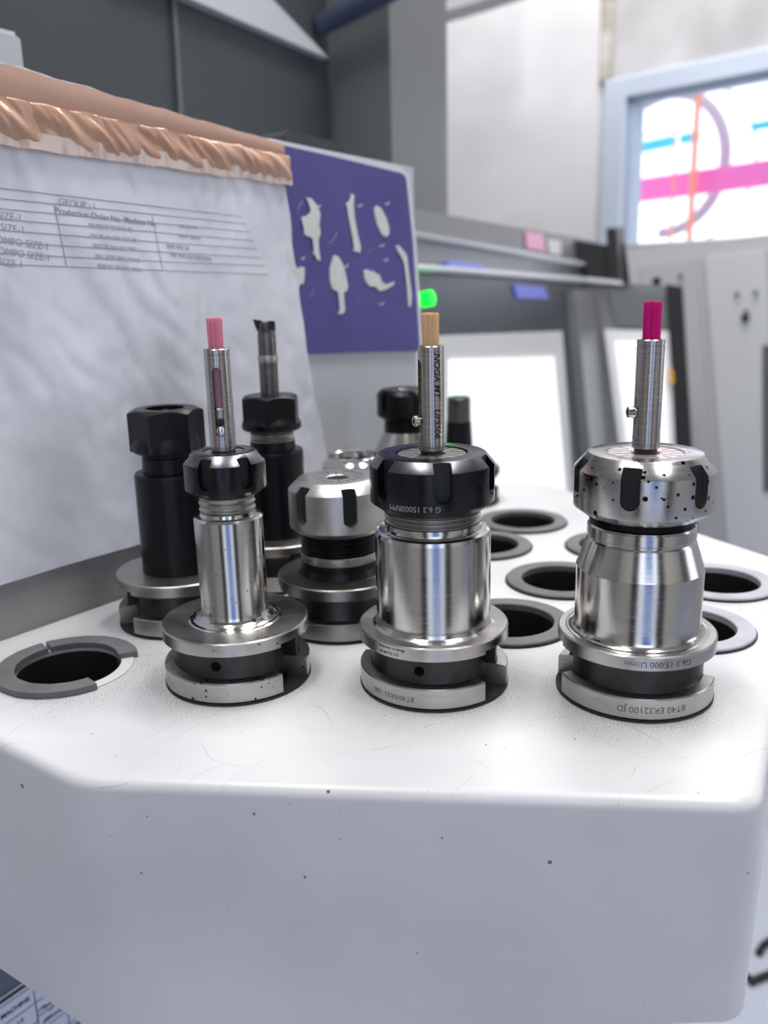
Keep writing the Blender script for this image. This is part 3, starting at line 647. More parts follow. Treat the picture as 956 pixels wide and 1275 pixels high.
shapes = [
    [(232, 342), (268, 352), (300, 392), (318, 440), (304, 500), (318, 540), (312, 572), (300, 580), (306, 640), (318, 700), (298, 706), (284, 668), (270, 664), (280, 640), (272, 572), (222, 560), (224, 520), (208, 470), (214, 452), (238, 452), (258, 436), (262, 410)],
    [(492, 322), (510, 332), (506, 366), (500, 384), (508, 460), (524, 560), (544, 620), (544, 658), (520, 654), (500, 646), (508, 630), (496, 560), (476, 460), (468, 398), (458, 380), (484, 362)],
    [(634, 390), (660, 404), (690, 460), (706, 520), (706, 552), (690, 572), (664, 556), (636, 500), (622, 440), (622, 408)],
    [(122, 636), (148, 634), (164, 680), (170, 730), (186, 756), (206, 736), (228, 742), (222, 790), (222, 836), (194, 834), (184, 900), (192, 976), (176, 984), (160, 900), (150, 830), (136, 790), (120, 690)],
    [(394, 672), (420, 680), (448, 730), (462, 800), (474, 850), (466, 878), (444, 878), (446, 930), (458, 988), (440, 1008), (416, 1006), (428, 980), (418, 880), (384, 866), (370, 820), (370, 740)],
    [(562, 760), (584, 752), (606, 772), (614, 756), (628, 780), (650, 780), (662, 830), (688, 842), (738, 820), (730, 842), (690, 868), (648, 878), (626, 846), (600, 852), (576, 830), (564, 800)],
    [(744, 622), (762, 616), (788, 654), (806, 672), (814, 760), (834, 900), (828, 966), (814, 964), (806, 860), (792, 720), (776, 680), (754, 654)],
]
names = ['white_bone', 'white_bone', 'white_leaf', 'white_bone', 'white_leaf', 'white_shell', 'white_rib']
for nm, sh in zip(names, shapes):
    bm = prism([po_pt(x, y, PO + 0.0014) for x, y in zpx(sh)], -NP*0.0010)
    bmesh.ops.bevel(bm, geom=[e for e in bm.edges if abs((e.verts[0].co - e.verts[1].co).normalized().dot(NP)) < 0.5 and all((v.co - A0).dot(NP) > PO + 0.0012 for v in e.verts)], offset=0.0005, segments=2, affect='EDGES')
    obj(nm, bm, BONE, po, angle=50)
GLINT = mat('painted_glint', (150, 148, 196), 0.2, coat=0.5)  # glints on the blisters, painted as thin pale arcs
for cx_, cy_, rr, a0, a1 in ((262, 430, 78, 2.2, 3.3), (310, 520, 100, -1.0, -0.2), (440, 800, 80, 2.4, 3.4), (470, 920, 60, -0.6, 0.5), (205, 860, 70, -0.9, 0.4), (300, 388, 12, -2.6, 0.3), (212, 684, 10, -2.6, 0.4), (660, 610, 12, -2.8, 0.2), (682, 692, 12, -2.8, 0.2), (536, 384, 12, -2.8, 0.2), (690, 372, 12, -2.8, 0.2), (660, 940, 12, -2.8, 0.2), (455, 730, 12, -2.0, 0.8), (640, 700, 70, 1.6, 2.6)):
    bm = bmesh.new(); tube(bm, [po_pt(*zpx([(cx_ + rr*math.cos(a), cy_ - rr*math.sin(a))])[0], PO + 0.0005) for a in [a0 + (a1-a0)*k/10 for k in range(11)]], 0.00018 if rr > 20 else 0.0004, 6)
    obj('blister_glint', bm, GLINT if rr > 20 else BONE, po)

# ------------------------------------------------------------------ tool holders
def sub_angle(a): return a - PI/2      # azimuth right of the camera-facing side -> angle about Z
def flange(root, slots, m, text_parent=True, segs=96):
    """BT-style double flange, two keyway slots centred on the given azimuths"""
    hw = math.radians(16.5)
    bm = bmesh.new()
    lathe(bm, [(0, 0.0), (0.0225, 0.0), (0.0225, 0.0226), (0, 0.0226)], segs)
    obj('flange_core', bm, BLACK, root)
    low = [(0.0224, 0.0006), (0.0309, 0.0006), (0.0315, 0.0012), (0.0315, 0.0088), (0.0311, 0.0094), (0.0275, 0.0098), (0.0224, 0.0098), (0.0224, 0.0006)]
    gro = [(0.0224, 0.0098), (0.0272, 0.0098), (0.0268, 0.0106), (0.0268, 0.0194), (0.0272, 0.0200), (0.0224, 0.0200), (0.0224, 0.0098)]
    upl = [(0.0224, 0.0200), (0.0298, 0.0200), (0.0315, 0.0212), (0.0315, 0.0226), (0.0224, 0.0226), (0.0224, 0.0200)]
    cs = sorted(sub_angle(a) % (2*PI) for a in slots)
    arcs = []
    for i, a in enumerate(cs):
        b_ = cs[(i+1) % len(cs)]
        if b_ <= a: b_ += 2*PI
        arcs.append((a + hw, b_ - hw))
    if not cs: arcs = [(0, 2*PI)]
    def part(name, prof, mt, sh=0.0):
        bm = bmesh.new()
        for a0, a1 in arcs:
            p = prof if len(arcs) == 1 and not cs else prof[:-1]
            if cs:
                n_ = max(8, int(segs*(a1-a0)/(2*PI))); cols = []
                for i in range(n_ + 1):
                    a = a0 + (a1-a0)*i/n_; cols.append([bm.verts.new((r*math.cos(a), r*math.sin(a), z)) for r, z in p])
                for i in range(n_):
                    for j in range(len(p)): bm.faces.new([cols[i][j], cols[i+1][j], cols[i+1][(j+1) % len(p)], cols[i][(j+1) % len(p)]])
                bm.faces.new(cols[0]); bm.faces.new(cols[-1][::-1])
            else: lathe(bm, prof, segs)
        return obj(name, bm, mt, root)
    low_o = part('lower_flange', low, m); part('grip_groove', gro, SLOTM); part('upper_flange_lip', upl, m)
    bm = bmesh.new(); lathe(bm, [(0, 0.0226), (0.0315, 0.0226), (0.0315, 0.0262), (0.0309, 0.0268), (0.0, 0.0268)], segs)
    up = obj('upper_flange', bm, m, root)
    for a in ((0.0,) if root.get('hole_az', 0) else ()):       # balance hole in the groove, camera side
        b2 = bmesh.new(); lathe(b2, [(0, 0.0), (0.0021, 0.0), (0.0021, 0.0013), (0, 0.0013)], 20)
        bmesh.ops.rotate(b2, verts=b2.verts[:], matrix=Matrix.Rotation(PI/2, 3, 'X')); bmesh.ops.translate(b2, verts=b2.verts[:], vec=(0, -0.0256, 0.0150))
        bmesh.ops.rotate(b2, verts=b2.verts[:], matrix=Matrix.Rotation(root.get('hole_az', -0.1), 3, 'Z'))
        obj('groove_hole', b2, mat('hole_black', (4, 4, 4), 0.9, spec=0.1), root)
    # taper shank down in the socket
    bm = bmesh.new(); lathe(bm, [(0, 0.001), (0.0220, 0.001), (0.0208, -0.02), (0.0185, -0.060), (0, -0.060)], 48)
    obj('taper_shank', bm, FLANGE, root)
    bm = bmesh.new(); lathe(bm, [(0.0226, 0.0), (0.0318, 0.0), (0.0318, 0.0007), (0.0226, 0.0007), (0.0226, 0.0)], 64); obj('seal_ring', bm, RUBBER, root)
    return low_o, up
def thread(root, r, z0, z1, n, m=THREAD, depth=0.0007):
    p = [(0, z0)]; st = (z1 - z0)/n
    for i in range(n): p += [(r - depth, z0 + st*i), (r - depth*0.8, z0 + st*(i + 0.15)), (r, z0 + st*(i + 0.45)), (r, z0 + st*(i + 0.6)), (r - depth*0.8, z0 + st*(i + 0.9))]
    p += [(r - depth, z1), (0, z1)]
    return obj('thread', turned(p), m, root)
def slot_nut(root, r, z0, z1, rt, ch, bot, slot_w, slot_z, slot_d, az0, m, nslots=6, bore=None, seg=120):
    """castellated collet nut; rt: radius of flat top, ch: height of top chamfer, bot: bottom chamfer, slot_z: its rounded foot"""
    bore = bore or rt*0.68
    bm = bmesh.new()
    lathe(bm, [(bore, z0), (r - bot*1.35, z0), (r - 0.0001, z0 + bot), (r, z0 + bot + 0.0003), (r, z1 - ch - 0.0003), (r - 0.0002, z1 - ch), (rt + 0.0004, z1 - 0.0002), (rt, z1), (bore, z1), (bore, z0)], seg)
    cut = bmesh.new()
    for k in range(nslots):
        a = sub_angle(az0) + 2*PI*k/nslots; hw = slot_w/2; pts = []
        zc = slot_z + hw
        for i in range(13):
            t = PI + PI*i/12; pts.append((math.cos(t)*hw, zc + math.sin(t)*hw))
        pts += [(hw, z1 + 0.01), (-hw, z1 + 0.01)]
        R = Matrix.Rotation(a, 3, 'Z')
        A = [cut.verts.new(R @ Vector((r - slot_d, y, z))) for y, z in pts]; B = [cut.verts.new(R @ Vector((r + 0.01, y, z))) for y, z in pts]
        cut.faces.new(A); cut.faces.new(B[::-1]); n_ = len(A)
        for i in range(n_): cut.faces.new([A[i], B[i], B[(i+1) % n_], A[(i+1) % n_]])
    o = obj('collet_nut', boolean(bm, cut), [m, SLOTD, BARESHEEN], root, angle=28)
    for p in o.data.polygons:
        c = p.center; rad = math.hypot(c.x, c.y)
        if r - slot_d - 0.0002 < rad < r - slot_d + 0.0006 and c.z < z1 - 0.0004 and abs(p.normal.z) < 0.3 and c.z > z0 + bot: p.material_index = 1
        elif m is BLACKG and rt + 0.0002 < rad < r and c.z > z1 - ch and 0.25 < abs(p.normal.z) < 0.97: p.material_index = 2
    return o
def collet(root, r, z, m, line_m, bore=0.0051, n=8, open_bore=False):
    bm = bmesh.new(); lathe(bm, [(bore, z - 0.01), (bore, z - 0.0004), (bore + 0.0006, z), (r - 0.0003, z), (r, z - 0.0003), (r, z - 0.01), (bore, z - 0.01)], 64)
    c = obj('collet', bm, m, root)
    bm = bmesh.new()
    for k in range(n*2):
        a = PI*k/n + 0.12; ln = (r - bore)*(0.92 if k % 2 == 0 else 0.55); rc = (bore + ln/2 + 0.0003) if k % 2 == 0 else (r - ln/2 - 0.0004)
        box(bm, (rc*math.cos(a), rc*math.sin(a), z), (ln, 0.00045, 0.00016), Matrix.Rotation(a, 3, 'Z'))
    obj('collet_slits', bm, line_m, c, smooth=False)
    return c
GRP = 'tool holders standing in the cart'
def holder(label, xy, hole_az=0.0):
    r = thing('tool_holder', label, 'tool holder', (xy[0], xy[1], T + 0.0006), group=GRP); r['hole_az'] = hole_az; return r
DZ0 = 0.0022
# --- left front: slim bright holder, black slotted nut
hl = holder('slim bright steel tool holder with small black slotted nut, front left', S_L, -0.17)
flange(hl, [math.radians(61), math.radians(241)], FLANGEP)
prof = [(0, 0.0268), (0.0200, 0.0268), (0.0192, 0.0272)]
for k in range(7):
    t = k/6*PI/2; prof.append((0.0192 - 0.0048*math.sin(t), 0.0320 - 0.0048*math.cos(t) + 0.0))
prof += [(0.01435, 0.040), (0.0146, 0.0702), (0.0138, 0.0712), (0.0120, 0.0716), (0.0117, 0.0730), (0, 0.0730)]
obj('body', turned(prof), add_pits(mat('spotted_turned_steel', (205, 203, 200), 0.145, 1, noise=0.10, nscale=60, stretch=ZL, bump=0.03, bscale=120, rvar=0.05), 400, 0.08, (40, 38, 40)), hl)
thread(hl, 0.0118, 0.0728, 0.0835, 4, DULL)
slot_nut(hl, 0.0170, 0.0808, 0.0985, 0.0128, 0.0042, 0.0022, 0.0052, 0.0848, 0.0028, math.radians(-19.5), BLACKG)
collet(hl, 0.0088, 0.0980, DULL, CARBIDE, n=4)
# --- front centre: thick bright holder, big black nut
hc = holder('thick bright steel tool holder with large black slotted nut, front centre', S_C, -0.28)
lo, up = flange(hc, [math.radians(54), math.radians(234)], FLANGE)
obj('body', turned([(0, 0.0268), (0.0258, 0.0268), (0.0246, 0.0276), (0.0240, 0.0290), (0.0239, 0.0640), (0.0234, 0.0655), (0.0222, 0.0662), (0.0204, 0.0666), (0.0200, 0.0674), (0.0199, 0.0692), (0, 0.0692)]), STEEL, hc)
thread(hc, 0.0199, 0.0690, 0.0780, 5, DULL, 0.0009)
nut = slot_nut(hc, 0.0254, 0.0752, 0.0975, 0.0214, 0.0042, 0.0030, 0.0070, 0.0815, 0.0036, math.radians(6.5), BLACKG)
collet(hc, 0.0140, 0.0970, DULL, CARBIDE)
text_on_cylinder('speed_marking', 'G 6.3 15000RPM', 0.0031, 0.0254, math.radians(-20), 0.0798, ETCH, nut, 'down')
text_on_cylinder('flange_marking', '327-01648-50', 0.0017, 0.0315, math.radians(-38), 0.0229, INK, up, 'down', bold=0.00003)
text_on_cylinder('flange_marking', 'Made in Germany', 0.0017, 0.0315, math.radians(-36), 0.0249, INK, up, 'down', bold=0.00003)
for o in [c for c in up.children if c.name.startswith('flange_marking')]: pass
text_on_cylinder('flange_marking', 'BT40/ER32 -100', 0.0030, 0.0315, math.radians(-36), 0.0046, mat('faint_etch', (92, 90, 90), 0.5, 0.6), lo, 'down')
# --- front right: bright holder with stepped shoulder and steel nut
hr = holder('bright steel tool holder with stepped shoulder and steel nut, front right', S_R)
lo, up = flange(hr, [math.radians(-97), math.radians(83)], FLANGE)
prof = [(0, 0.0268), (0.0285, 0.0268)]
for k in range(6):
    t = k/5*PI/2; prof.append((0.0282 - 0.0031*math.sin(t), 0.0300 - 0.0031*math.cos(t)))
prof += [(0.0250, 0.0330), (0.0250, 0.0518), (0.0247, 0.0524), (0.0212, 0.0630), (0.0207, 0.0638), (0.0207, 0.0646), (0.0211, 0.0650), (0.0211, 0.0690), (0.0205, 0.0698), (0, 0.0698)]
obj('body', turned(prof), STEEL, hr)
thread(hr, 0.0205, 0.0696, 0.0770, 3, mat('black_thread', (40, 40, 42), 0.3, 1))
slot_nut(hr, 0.0270, 0.0735, 0.0980, 0.0215, 0.0058, 0.0032, 0.0072, 0.0803, 0.0036, math.radians(-27), STEELR)
collet(hr, 0.0146, 0.0976, mat('bright_collet', (232, 226, 226), 0.3, 0.8), mat('reddish_slit', (150, 92, 100), 0.5))
text_on_cylinder('speed_marking', 'G6.3 15,000 U/min', 0.0034, 0.0315, math.radians(0), 0.0238, INKB, up, 'down')
text_on_cylinder('size_marking', 'BT40 ER32100 JD', 0.0037, 0.0315, math.radians(-3), 0.0050, mat('engraving', (86, 84, 84), 0.5, 0.3), lo, 'down')
# --- second row: black hex nut holder at the left
def hex_nut(root, rf, rc, z0, zc, z1, m, az=0.0, bore=0.008):
    """hex nut with round collar: rf across-flats/2, rc collar radius"""
    bm = bmesh.new(); R = rf/math.cos(PI/6)
    pts = [Vector((R*math.cos(az + PI/3*k), R*math.sin(az + PI/3*k), z0 + 0.0008)) for k in range(6)]
    me_ = prism(pts, (0, 0, z1 - z0 - 0.0008)); bm.free()
    hx = boolean(me_, turned([(0, z0 - 0.01), (R*1.02, z0 - 0.01), (R*1.02, z1 - (R - rf)*0.62 - 0.0006), (rf*0.94, z1), (0, z1 + 0.00001)], 96), 'INTERSECT')
    b2 = turned([(0, z1 - 0.0005), (bore, z1 - 0.004), (bore, z1 + 0.01), (0, z1 + 0.01)], 48)
    hx = boolean(hx, b2)
    o = obj('hex_nut', hx, m, root, angle=25)
    obj('nut_collar', turned([(0, z0), (rc - 0.001, z0), (rc, z0 + 0.001), (rc, zc - 0.0015), (rf*0.985, zc + 0.0022), (0, zc + 0.0022)], 96), m, o)
    return o
h1 = holder('black tool holder with black hex nut and no cutter, nearest the document pocket', S_B1)
flange(h1, [math.radians(-52), math.radians(128)], DULL)
obj('body', turned([(0, 0.0268), (0.0181, 0.0268), (0.0179, 0.030), (0.0178, 0.0745), (0.0172, 0.0758), (0.0136, 0.0762), (0.0134, 0.0835), (0, 0.0835)]), BLACK, h1)
thread(h1, 0.0134, 0.0800, 0.0900, 5, mat('worn_thread', (74, 70, 68), 0.4, 1))
hex_nut(h1, 0.0160, 0.0176, 0.0862, 0.0922, 0.1075, BLACK, math.radians(17.5), 0.0095)
obj('nut_hole', turned([(0, 0.1032), (0.0094, 0.1032), (0.0094, 0.1036), (0, 0.1036)], 40), CARBIDE, h1)
# --- steel nut holder, short, second row
hs = holder('short tool holder with pale steel slotted nut and empty collet, behind the front pair', S_S)
flange(hs, [math.radians(95), math.radians(275)], mat('dark_ground_steel', (150, 148, 146), 0.34, 1, noise=0.2, nscale=30, bump=0.08, bscale=300))
obj('body', turned([(0, 0.0262), (0.0224, 0.0262), (0.0206, 0.0272), (0.0194, 0.029), (0.0194, 0.0325), (0, 0.0325)]), BLACK, hs)
obj('steel_band', turned([(0, 0.0325), (0.0195, 0.0325), (0.0197, 0.0330), (0.0197, 0.0362), (0.0194, 0.0366), (0, 0.0366)]), DULL, hs)
thread(hs, 0.0192, 0.0366, 0.0520, 8, mat('black_thread2', (30, 30, 31), 0.35, 0.8))
slot_nut(hs, 0.0243, 0.0468, 0.0733, 0.0188, 0.0048, 0.0030, 0.0068, 0.0535, 0.0034, math.radians(-44), mat('satin_steel', (196, 194, 190), 0.36, 1, noise=0.15, nscale=40, stretch=ZL, bump=0.08, bscale=200))
collet(hs, 0.0138, 0.0730, mat('satin_collet', (190, 188, 185), 0.4, 1), CARBIDE, 0.0052)
obj('collet_bore', turned([(0, 0.0690), (0.0052, 0.0690), (0.0052, 0.0694), (0, 0.0694)], 30), CARBIDE, hs)
# --- third row: black holder with boring bar
h2 = holder('black tool holder with black hex nut gripping a boring bar', S_B2)
flange(h2, [math.radians(35), math.radians(215)], DULL)
obj('body', turned([(0, 0.0268), (0.0176, 0.0268), (0.0173, 0.030), (0.0170, 0.0735), (0.0165, 0.0748), (0.0130, 0.0752), (0.0126, 0.080), (0, 0.080)]), BLACK, h2)
thread(h2, 0.0125, 0.0780, 0.0900, 5, DULL)
hex_nut(h2, 0.0146, 0.0167, 0.0862, 0.0915, 0.1055, BLACK, math.radians(30), 0.0054)
bb = thing('boring_bar', 'grey steel boring bar with black inserts clamped in the black hex nut', 'boring bar', (S_B2[0], S_B2[1], T + DZ0))
sh = turned([(0, 0.1020), (0.0052, 0.1020), (0.0052, 0.1235), (0, 0.1235)], 48)
ct = bmesh.new()
for k in range(3): box(ct, (0.0062*math.sin(-0.5 + k*0.8), -0.0062*math.cos(-0.5 + k*0.8), 0.108), (0.0022, 0.0022, 0.018), Matrix.Rotation(-0.5 + k*0.8, 3, 'Z'))
obj('shank', boolean(sh, ct), BARM, bb)
obj('shank_collar', turned([(0, 0.1235), (0.0055, 0.1235), (0.0056, 0.1240), (0.0056, 0.1268), (0.0052, 0.1276), (0, 0.1276)], 48), DULL, bb)
obj('neck', turned([(0, 0.1275), (0.0050, 0.1275), (0.0050, 0.1385), (0.0046, 0.1400), (0, 0.1400)], 48), BARM, bb)
hd = turned([(0, 0.1398), (0.0046, 0.1398), (0.0052, 0.1408), (0.0052, 0.1455), (0, 0.1455)], 48)
ct = bmesh.new(); box(ct, (0.0045, -0.0045, 0.1440), (0.005, 0.006, 0.0066)); box(ct, (-0.0048, -0.003, 0.1450), (0.004, 0.005, 0.008))
hd = obj('cutter_head', boolean(hd, ct), BARM, bb)
bm = bmesh.new(); box(bm, (0.0030, -0.0028, 0.1437), (0.0034, 0.0022, 0.0044), Matrix.Rotation(0.3, 3, 'Z')); obj('insert', bm, CARBIDE, hd, smooth=False)
bm = prism([(-0.0068, -0.002, 0.1470), (-0.0020, -0.0024, 0.1462), (-0.0024, -0.0024, 0.1412), (-0.0052, -0.002, 0.1415)], (0, 0.0022, 0)); obj('insert', bm, CARBIDE, hd, smooth=False)
# --- far tools
h5 = holder('small tool holder with black slotted nut over a flared steel collar, behind the centre tool', S_T5)
flange(h5, [math.radians(80), math.radians(260)], DULL, segs=64)
obj('body', turned([(0, 0.0268), (0.0235, 0.0268), (0.0235, 0.0430), (0.0222, 0.0500), (0.0165, 0.0610), (0.0152, 0.0640), (0, 0.0640)], 64), STEEL, h5)
thread(h5, 0.0150, 0.0638, 0.0760, 5, mat('black_thread3', (34, 34, 36), 0.35, 0.8))
slot_nut(h5, 0.0196, 0.0735, 0.0935, 0.0165, 0.0030, 0.0020, 0.0056, 0.0790, 0.0030, math.radians(-46), BLACK, seg=72)
collet(h5, 0.0110, 0.0930, DULL, CARBIDE, 0.004)
hq = holder('short open steel holder with dark round mouth, left of the centre nut', S_RT)
flange(hq, [math.radians(80), math.radians(260)], DULL, segs=64)
obj('body', turned([(0, 0.0268), (0.0200, 0.0268), (0.0212, 0.0300), (0.0212, 0.0490), (0.0205, 0.0505), (0, 0.0505)], 64), DULL, hq)
obj('rim', turned([(0.0150, 0.0500), (0.0200, 0.0500), (0.0212, 0.0515), (0.0212, 0.0535), (0.0200, 0.0552), (0.0186, 0.0562), (0.0178, 0.0580), (0.0172, 0.0584), (0.0165, 0.0580), (0.0160, 0.0520), (0.0150, 0.0500)], 64), STEEL, hq)
obj('mouth', turned([(0, 0.0540), (0.0162, 0.0540), (0.0162, 0.0545), (0, 0.0545)], 64), BLACK, hq)
ht = holder('slender black tapered holder with grey steel tip, right of the centre brush tube', S_TP)
flange(ht, [math.radians(80), math.radians(260)], BLACK, segs=64)
obj('body', turned([(0, 0.0268), (0.0240, 0.0268), (0.0240, 0.0300), (0.0130, 0.0310), (0.0105, 0.0420), (0.0093, 0.0610), (0, 0.0610)], 64), BLACK, ht)
obj('tip', turned([(0, 0.0610), (0.0089, 0.0610), (0.0087, 0.0785), (0.0080, 0.0795), (0.0055, 0.0795), (0.0055, 0.0770), (0, 0.0770)], 64), BARM, ht)

# lengthen what stands above each flange to the measured projection
FL = ('flange_core', 'lower_flange', 'grip_groove', 'upper_flange', 'groove_hole', 'taper_shank', 'seal_ring')
for h in (hl, hc, hr, h1, hs, h2, h5, hq, ht):
    for c in h.children:
        if c.name.startswith(FL): continue
        c.location.z += 0.0016
        if c.name.startswith('body'):
            for v in c.data.vertices:
                if v.co.z < (0.0275 if h is hs else 0.0335): v.co.z -= 0.0016
            finish(c, 13)
# ------------------------------------------------------------------ brush deburring tools
def bristles(root, r, z0, z1, m, dark_m, flare=0.0, n=110):
    bm = bmesh.new()
    for k in range(n):
        q = math.sqrt((k + 0.5)/n)*r*0.93; a = k*2.39996
        x, y = q*math.cos(a), q*math.sin(a); fx = 1 + flare*random.uniform(0.5, 1.2); h = z1 + random.uniform(-0.0004, 0.0003)
        rr = r*0.105; A = []; B = []
        for i in range(6):
            t = PI*i/3; A.append(bm.verts.new((x*0.97 + rr*math.cos(t), y*0.97 + rr*math.sin(t), z0))); B.append(bm.verts.new((x*fx + rr*math.cos(t), y*fx + rr*math.sin(t), h)))
        bm.faces.new(B)
        for i in range(6): bm.faces.new([A[i], A[(i+1) % 6], B[(i+1) % 6], B[i]])
    o = obj('bristles', bm, m, root); o['kind'] = 'stuff'
    return o
def brush(xy, label, zb, zt, ztip, r, slot_az, slot0, slot1, slot_w, m, rb, through=True, flare=0.0, flats=0.0):
    root = thing('deburring_brush', label, 'brush tool', (xy[0], xy[1], T + DZ0), group='deburring brushes clamped in the front holders')
    bm = bmesh.new(); ri = r*0.74
    lathe(bm, [(ri, zb), (r - 0.0003, zb), (r, zb + 0.0003), (r, zb + 0.0016), (r - 0.00022, zb + 0.0017), (r - 0.00022, zb + 0.0020), (r, zb + 0.0021),
               (r, zt - 0.0024), (r - 0.00022, zt - 0.0023), (r - 0.00022, zt - 0.0020), (r, zt - 0.0019), (r, zt - 0.0003), (r - 0.0003, zt), (ri, zt), (ri, zb)], 64)
    ct = bmesh.new(); hw = slot_w/2; pts = []
    for i in range(13):
        t = PI*i/12; pts.append((math.cos(t)*hw, slot1 - hw + math.sin(t)*hw))
    for i in range(13):
        t = PI + PI*i/12; pts.append((math.cos(t)*hw, slot0 + hw + math.sin(t)*hw))
    R = Matrix.Rotation(sub_angle(slot_az), 3, 'Z'); x0 = -0.02 if through else flats
    A = [ct.verts.new(R @ Vector((x0, y, z))) for y, z in pts]; B = [ct.verts.new(R @ Vector((0.02, y, z))) for y, z in pts]
    ct.faces.new(A); ct.faces.new(B[::-1]); n_ = len(A)
    for i in range(n_): ct.faces.new([A[i], B[i], B[(i+1) % n_], A[(i+1) % n_]])
    if flats:
        A = [ct.verts.new(R @ Vector((-flats, y, z))) for y, z in pts]; B = [ct.verts.new(R @ Vector((-0.02, y, z))) for y, z in pts]
        ct.faces.new(A[::-1]); ct.faces.new(B)
        for i in range(n_): ct.faces.new([A[(i+1) % n_], B[(i+1) % n_], B[i], A[i]])
    tb = obj('tube', boolean(bm, ct), TUBE, root)
    zs = slot0 + (slot1 - slot0)*0.42
    obj('brush_core', turned([(0, zs), (rb*0.98, zs), (rb*0.98, zt - 0.002), (0, zt - 0.002)], 32), mat(m.name + '_core', tuple(int(v*0.62) for v in COLS[m.name]), 0.5), root)
    obj('push_rod', turned([(0, zb - 0.002), (ri*0.93, zb - 0.002), (ri*0.93, zs - 0.0006), (ri*0.8, zs), (0, zs)], 32), DULL, root)
    obj('collet_stub', turned([(0, zb - 0.006), (0.0044, zb - 0.006), (0.0044, zb + 0.0005), (0, zb + 0.0005)], 32), CARBIDE, root)
    bristles(root, rb, zt - 0.004, ztip, m, m, flare)
    return root, tb
def screw(root, az, rad, z, ln, r):
    b = bmesh.new(); lathe(b, [(0, 0), (r*0.6, 0), (r*0.6, ln*0.4), (r, ln*0.4), (r, ln*0.95), (r*0.93, ln), (r*0.5, ln), (r*0.5, ln*0.7), (0, ln*0.7)], 28)
    R = Matrix.Rotation(sub_angle(az), 3, 'Z') @ Matrix.Rotation(PI/2, 3, 'Y')
    for v in b.verts: v.co = R @ v.co + R @ Vector((0, 0, rad)) + Vector((0, 0, z))
    s = obj('set_screw', b, STEEL, root)
    b = bmesh.new(); lathe(b, [(0, ln*0.7), (r*0.48, ln*0.7), (r*0.48, ln*0.74), (0, ln*0.74)], 6)
    for v in b.verts: v.co = R @ v.co + R @ Vector((0, 0, rad)) + Vector((0, 0, z))
    obj('hex_socket', b, CARBIDE, s)
COLS = {'pink_nylon': (255, 180, 205), 'peach_nylon': (255, 228, 184), 'magenta_nylon': (246, 30, 165)}
B_P = mat('pink_nylon', COLS['pink_nylon'], 0.4, sss=0.6); B_O = mat('peach_nylon', COLS['peach_nylon'], 0.4, sss=0.6); B_M = mat('magenta_nylon', COLS['magenta_nylon'], 0.4, sss=0.4)
for m_ in (B_P, B_O, B_M):
    N_ = m_.node_tree.nodes; L_ = m_.node_tree.links; pb_ = N_['Principled BSDF']; pb_.inputs['Subsurface Weight'].default_value = 0
    tr = N_.new('ShaderNodeBsdfTranslucent'); tr.inputs['Color'].default_value = pb_.inputs['Base Color'].default_value
    mxs = N_.new('ShaderNodeMixShader'); mxs.inputs[0].default_value = 0.5; L_.new(pb_.outputs[0], mxs.inputs[1]); L_.new(tr.outputs[0], mxs.inputs[2])
    L_.new(mxs.outputs[0], N_['Material Output'].inputs['Surface'])
rl, tb = brush(S_L, 'steel deburring brush with light pink bristles and a long front slot', 0.0984, 0.1400, 0.1518, 0.0052, math.radians(3), 0.1045, 0.1328, 0.0036, B_P, 0.0031, False, 0.06)
# what shows inside the front slot: clamp hole and screw
for zc, rr, m_ in ((0.1105, 0.00165, CARBIDE), (0.1072, 0.0018, STEEL)):
    b = bmesh.new(); lathe(b, [(0, 0), (rr, 0), (rr, 0.0012), (rr*0.7, 0.0014), (0, 0.0014)], 24)
    R = Matrix.Rotation(sub_angle(math.radians(3)), 3, 'Z') @ Matrix.Rotation(PI/2, 3, 'Y')
    for v in b.verts: v.co = R @ v.co + R @ Vector((0, 0, 0.0031)) + Vector((0, 0, zc))
    obj('clamp_screw' if m_ is STEEL else 'clamp_hole', b, m_, rl)
rc_, tb = brush(S_C, 'steel deburring brush with peach orange bristles and black lettering', 0.0982, 0.1398, 0.1521, 0.0052, math.radians(-72), 0.1045, 0.1345, 0.0040, B_O, 0.0034)
text_on_cylinder('lettering', 'NOGA MT', 0.0037, 0.0052, math.radians(24), 0.1372, INK, tb, 'cw', shear=0.2, bold=0.00009, align='LEFT')
text_on_cylinder('lettering', 'UF5506', 0.0037, 0.0052, math.radians(24), 0.1155, INK, tb, 'cw', shear=0.2, bold=0.00009, align='LEFT')
screw(rc_, math.radians(-72), 0.0040, 0.1104, 0.0036, 0.0021)
rr_, tb = brush(S_R, 'steel deburring brush with magenta bristles and waisted sides', 0.0994, 0.1410, 0.1545, 0.0052, math.radians(-88), 0.1035, 0.1370, 0.0110, B_M, 0.0034, False, 0.0, 0.0046)
screw(rr_, math.radians(-88), 0.0036, 0.1135, 0.0042, 0.0022)

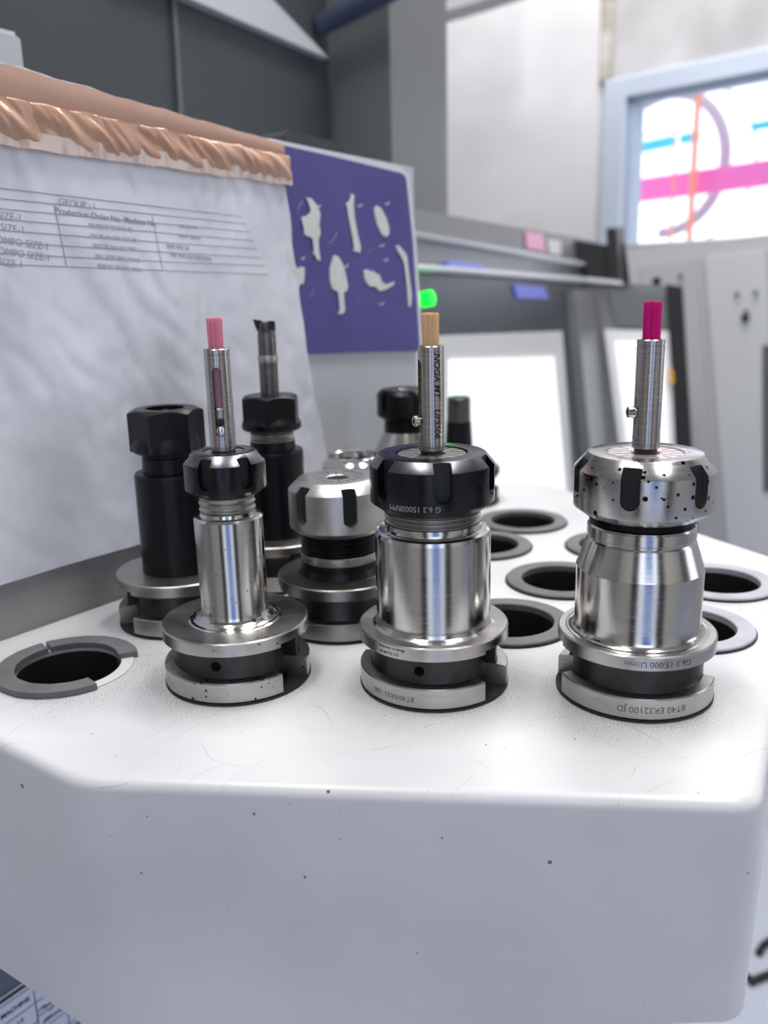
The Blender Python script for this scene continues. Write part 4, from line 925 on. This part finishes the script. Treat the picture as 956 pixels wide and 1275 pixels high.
# ------------------------------------------------------------------ below the cart: specification plate, cables
PS = A0 - NP*0.05            # upright side of a machine base under the cart, parallel to the back panel
def sp(x, y): return on_plane(x*140/956, 1190 + y*140/956, PS, NP)
lw = thing('machine_base', 'dark blue grey machine base under the cart at lower left', 'machine')
q0, q1 = PS - D*0.16 - NP*0.002, PS + D*0.20 - NP*0.002
obj('base_side', prism([Vector((q0.x, q0.y, 0)), Vector((q1.x, q1.y, 0)), Vector((q1.x, q1.y, T - 0.13)), Vector((q0.x, q0.y, T - 0.13))], -NP*0.03), mat('slate_paint', (88, 96, 112), 0.4), lw)
ex = D.copy(); ey = Vector((0, 0, 1))
O = sp(300, 400)
def pl(u, v, dz=0.0): return O + ex*u + ey*v + NP*dz
k = (sp(370, 350) - sp(70, 575)).length/375     # metres per unit of the enlarged view, along a row
plate = thing('specification_plate', 'white specification plate with a ruled table of machine sizes, lower left corner', 'plate')
top = (sp(115, 357) - O).dot(ey)
obj('plate_sheet', prism([pl(-0.15, top - 0.12), pl(0.2, top - 0.12), pl(0.2, top + 0.0043), pl(-0.15, top + 0.0043)], -NP*0.0015), mat('plate_white', (206, 212, 232), 0.4), plate)
bm = bmesh.new()
def prule(a, b_, w):
    a, b_ = Vector(a), Vector(b_); d = (b_ - a).normalized(); nn = d.cross(NP).normalized()*w/2; z = NP*0.0002
    bm.faces.new([bm.verts.new(p + z) for p in (a - nn, b_ - nn, b_ + nn, a + nn)])
rowh = abs((sp(470, 410) - sp(370, 350)).dot(ey)); v2 = (sp(370, 350) - O).dot(ey); v3 = (sp(470, 410) - O).dot(ey); v4 = (sp(555, 455) - O).dot(ey)
u1 = (sp(325, 500) - O).dot(ex); u1b = 0.0; u2 = (sp(580, 520) - O).dot(ex)
prule(pl(-0.15, top - 0.0006), pl(0.2, top - 0.0006), 0.0007); prule(pl(-0.15, top + 0.0030), pl(0.2, top + 0.0030), 0.0026)
prule(pl(-0.15, v2), pl(0.2, v2), 0.0006)
for j in range(1, 6): prule(pl(0, v2 + (v3 - v2)*j*1.0), pl(0.2, v2 + (v3 - v2)*j*1.0), 0.0006)
prule(pl(-0.15, v2 + (v3 - v2)*2), pl(0, v2 + (v3 - v2)*2), 0.0006)
prule(pl(0, top), pl(0, top - 0.12), 0.0007); prule(pl(u2, top), pl(u2, top - 0.12), 0.0007)
obj('plate_rules', bm, INK, plate, smooth=False)
def ptext(s, x, y, size, bold=0.0):
    b = text_bm(s, size, 'CENTER', 0, bold); P = sp(x, y); u, v = (P - O).dot(ex), (P - O).dot(ey)
    for q in b.verts: q.co = pl(u + q.co.x, v + q.co.y, 0.0003)
    obj('plate_lettering', b, INK, plate, smooth=False)
um = k*1.3
ptext('MACHINE', 128, 445, 52*um, 1.5*um); ptext('1/2', 170, 560, 46*um, um); ptext('(178mm)', 392, 425, 46*um, um); ptext('11"', 440, 445, 46*um, um)
ptext('(280mm)', 445, 505, 46*um, um); ptext('5"', 300, 580, 46*um, um); ptext('7"', 665, 525, 46*um, um); ptext('98mm', 680, 560, 46*um, um)
CAB = mat('black_cable', (24, 24, 22), 0.5)
def cable(pts, r, label):
    bm = bmesh.new(); tube(bm, [on_z(x, y, r) for x, y in pts], r, 8); return tag(obj('floor_cable', bm, CAB), label, 'cable', 'cables on the floor')
cable([(944, 1187), (950, 1177), (958, 1171), (990, 1160), (1060, 1150)], 0.006, 'upper of two black cables on the floor right of the cart')
cable([(932, 1216), (935, 1223), (942, 1219), (957, 1213), (1000, 1200), (1070, 1190)], 0.006, 'lower bent black cable on the floor right of the cart')
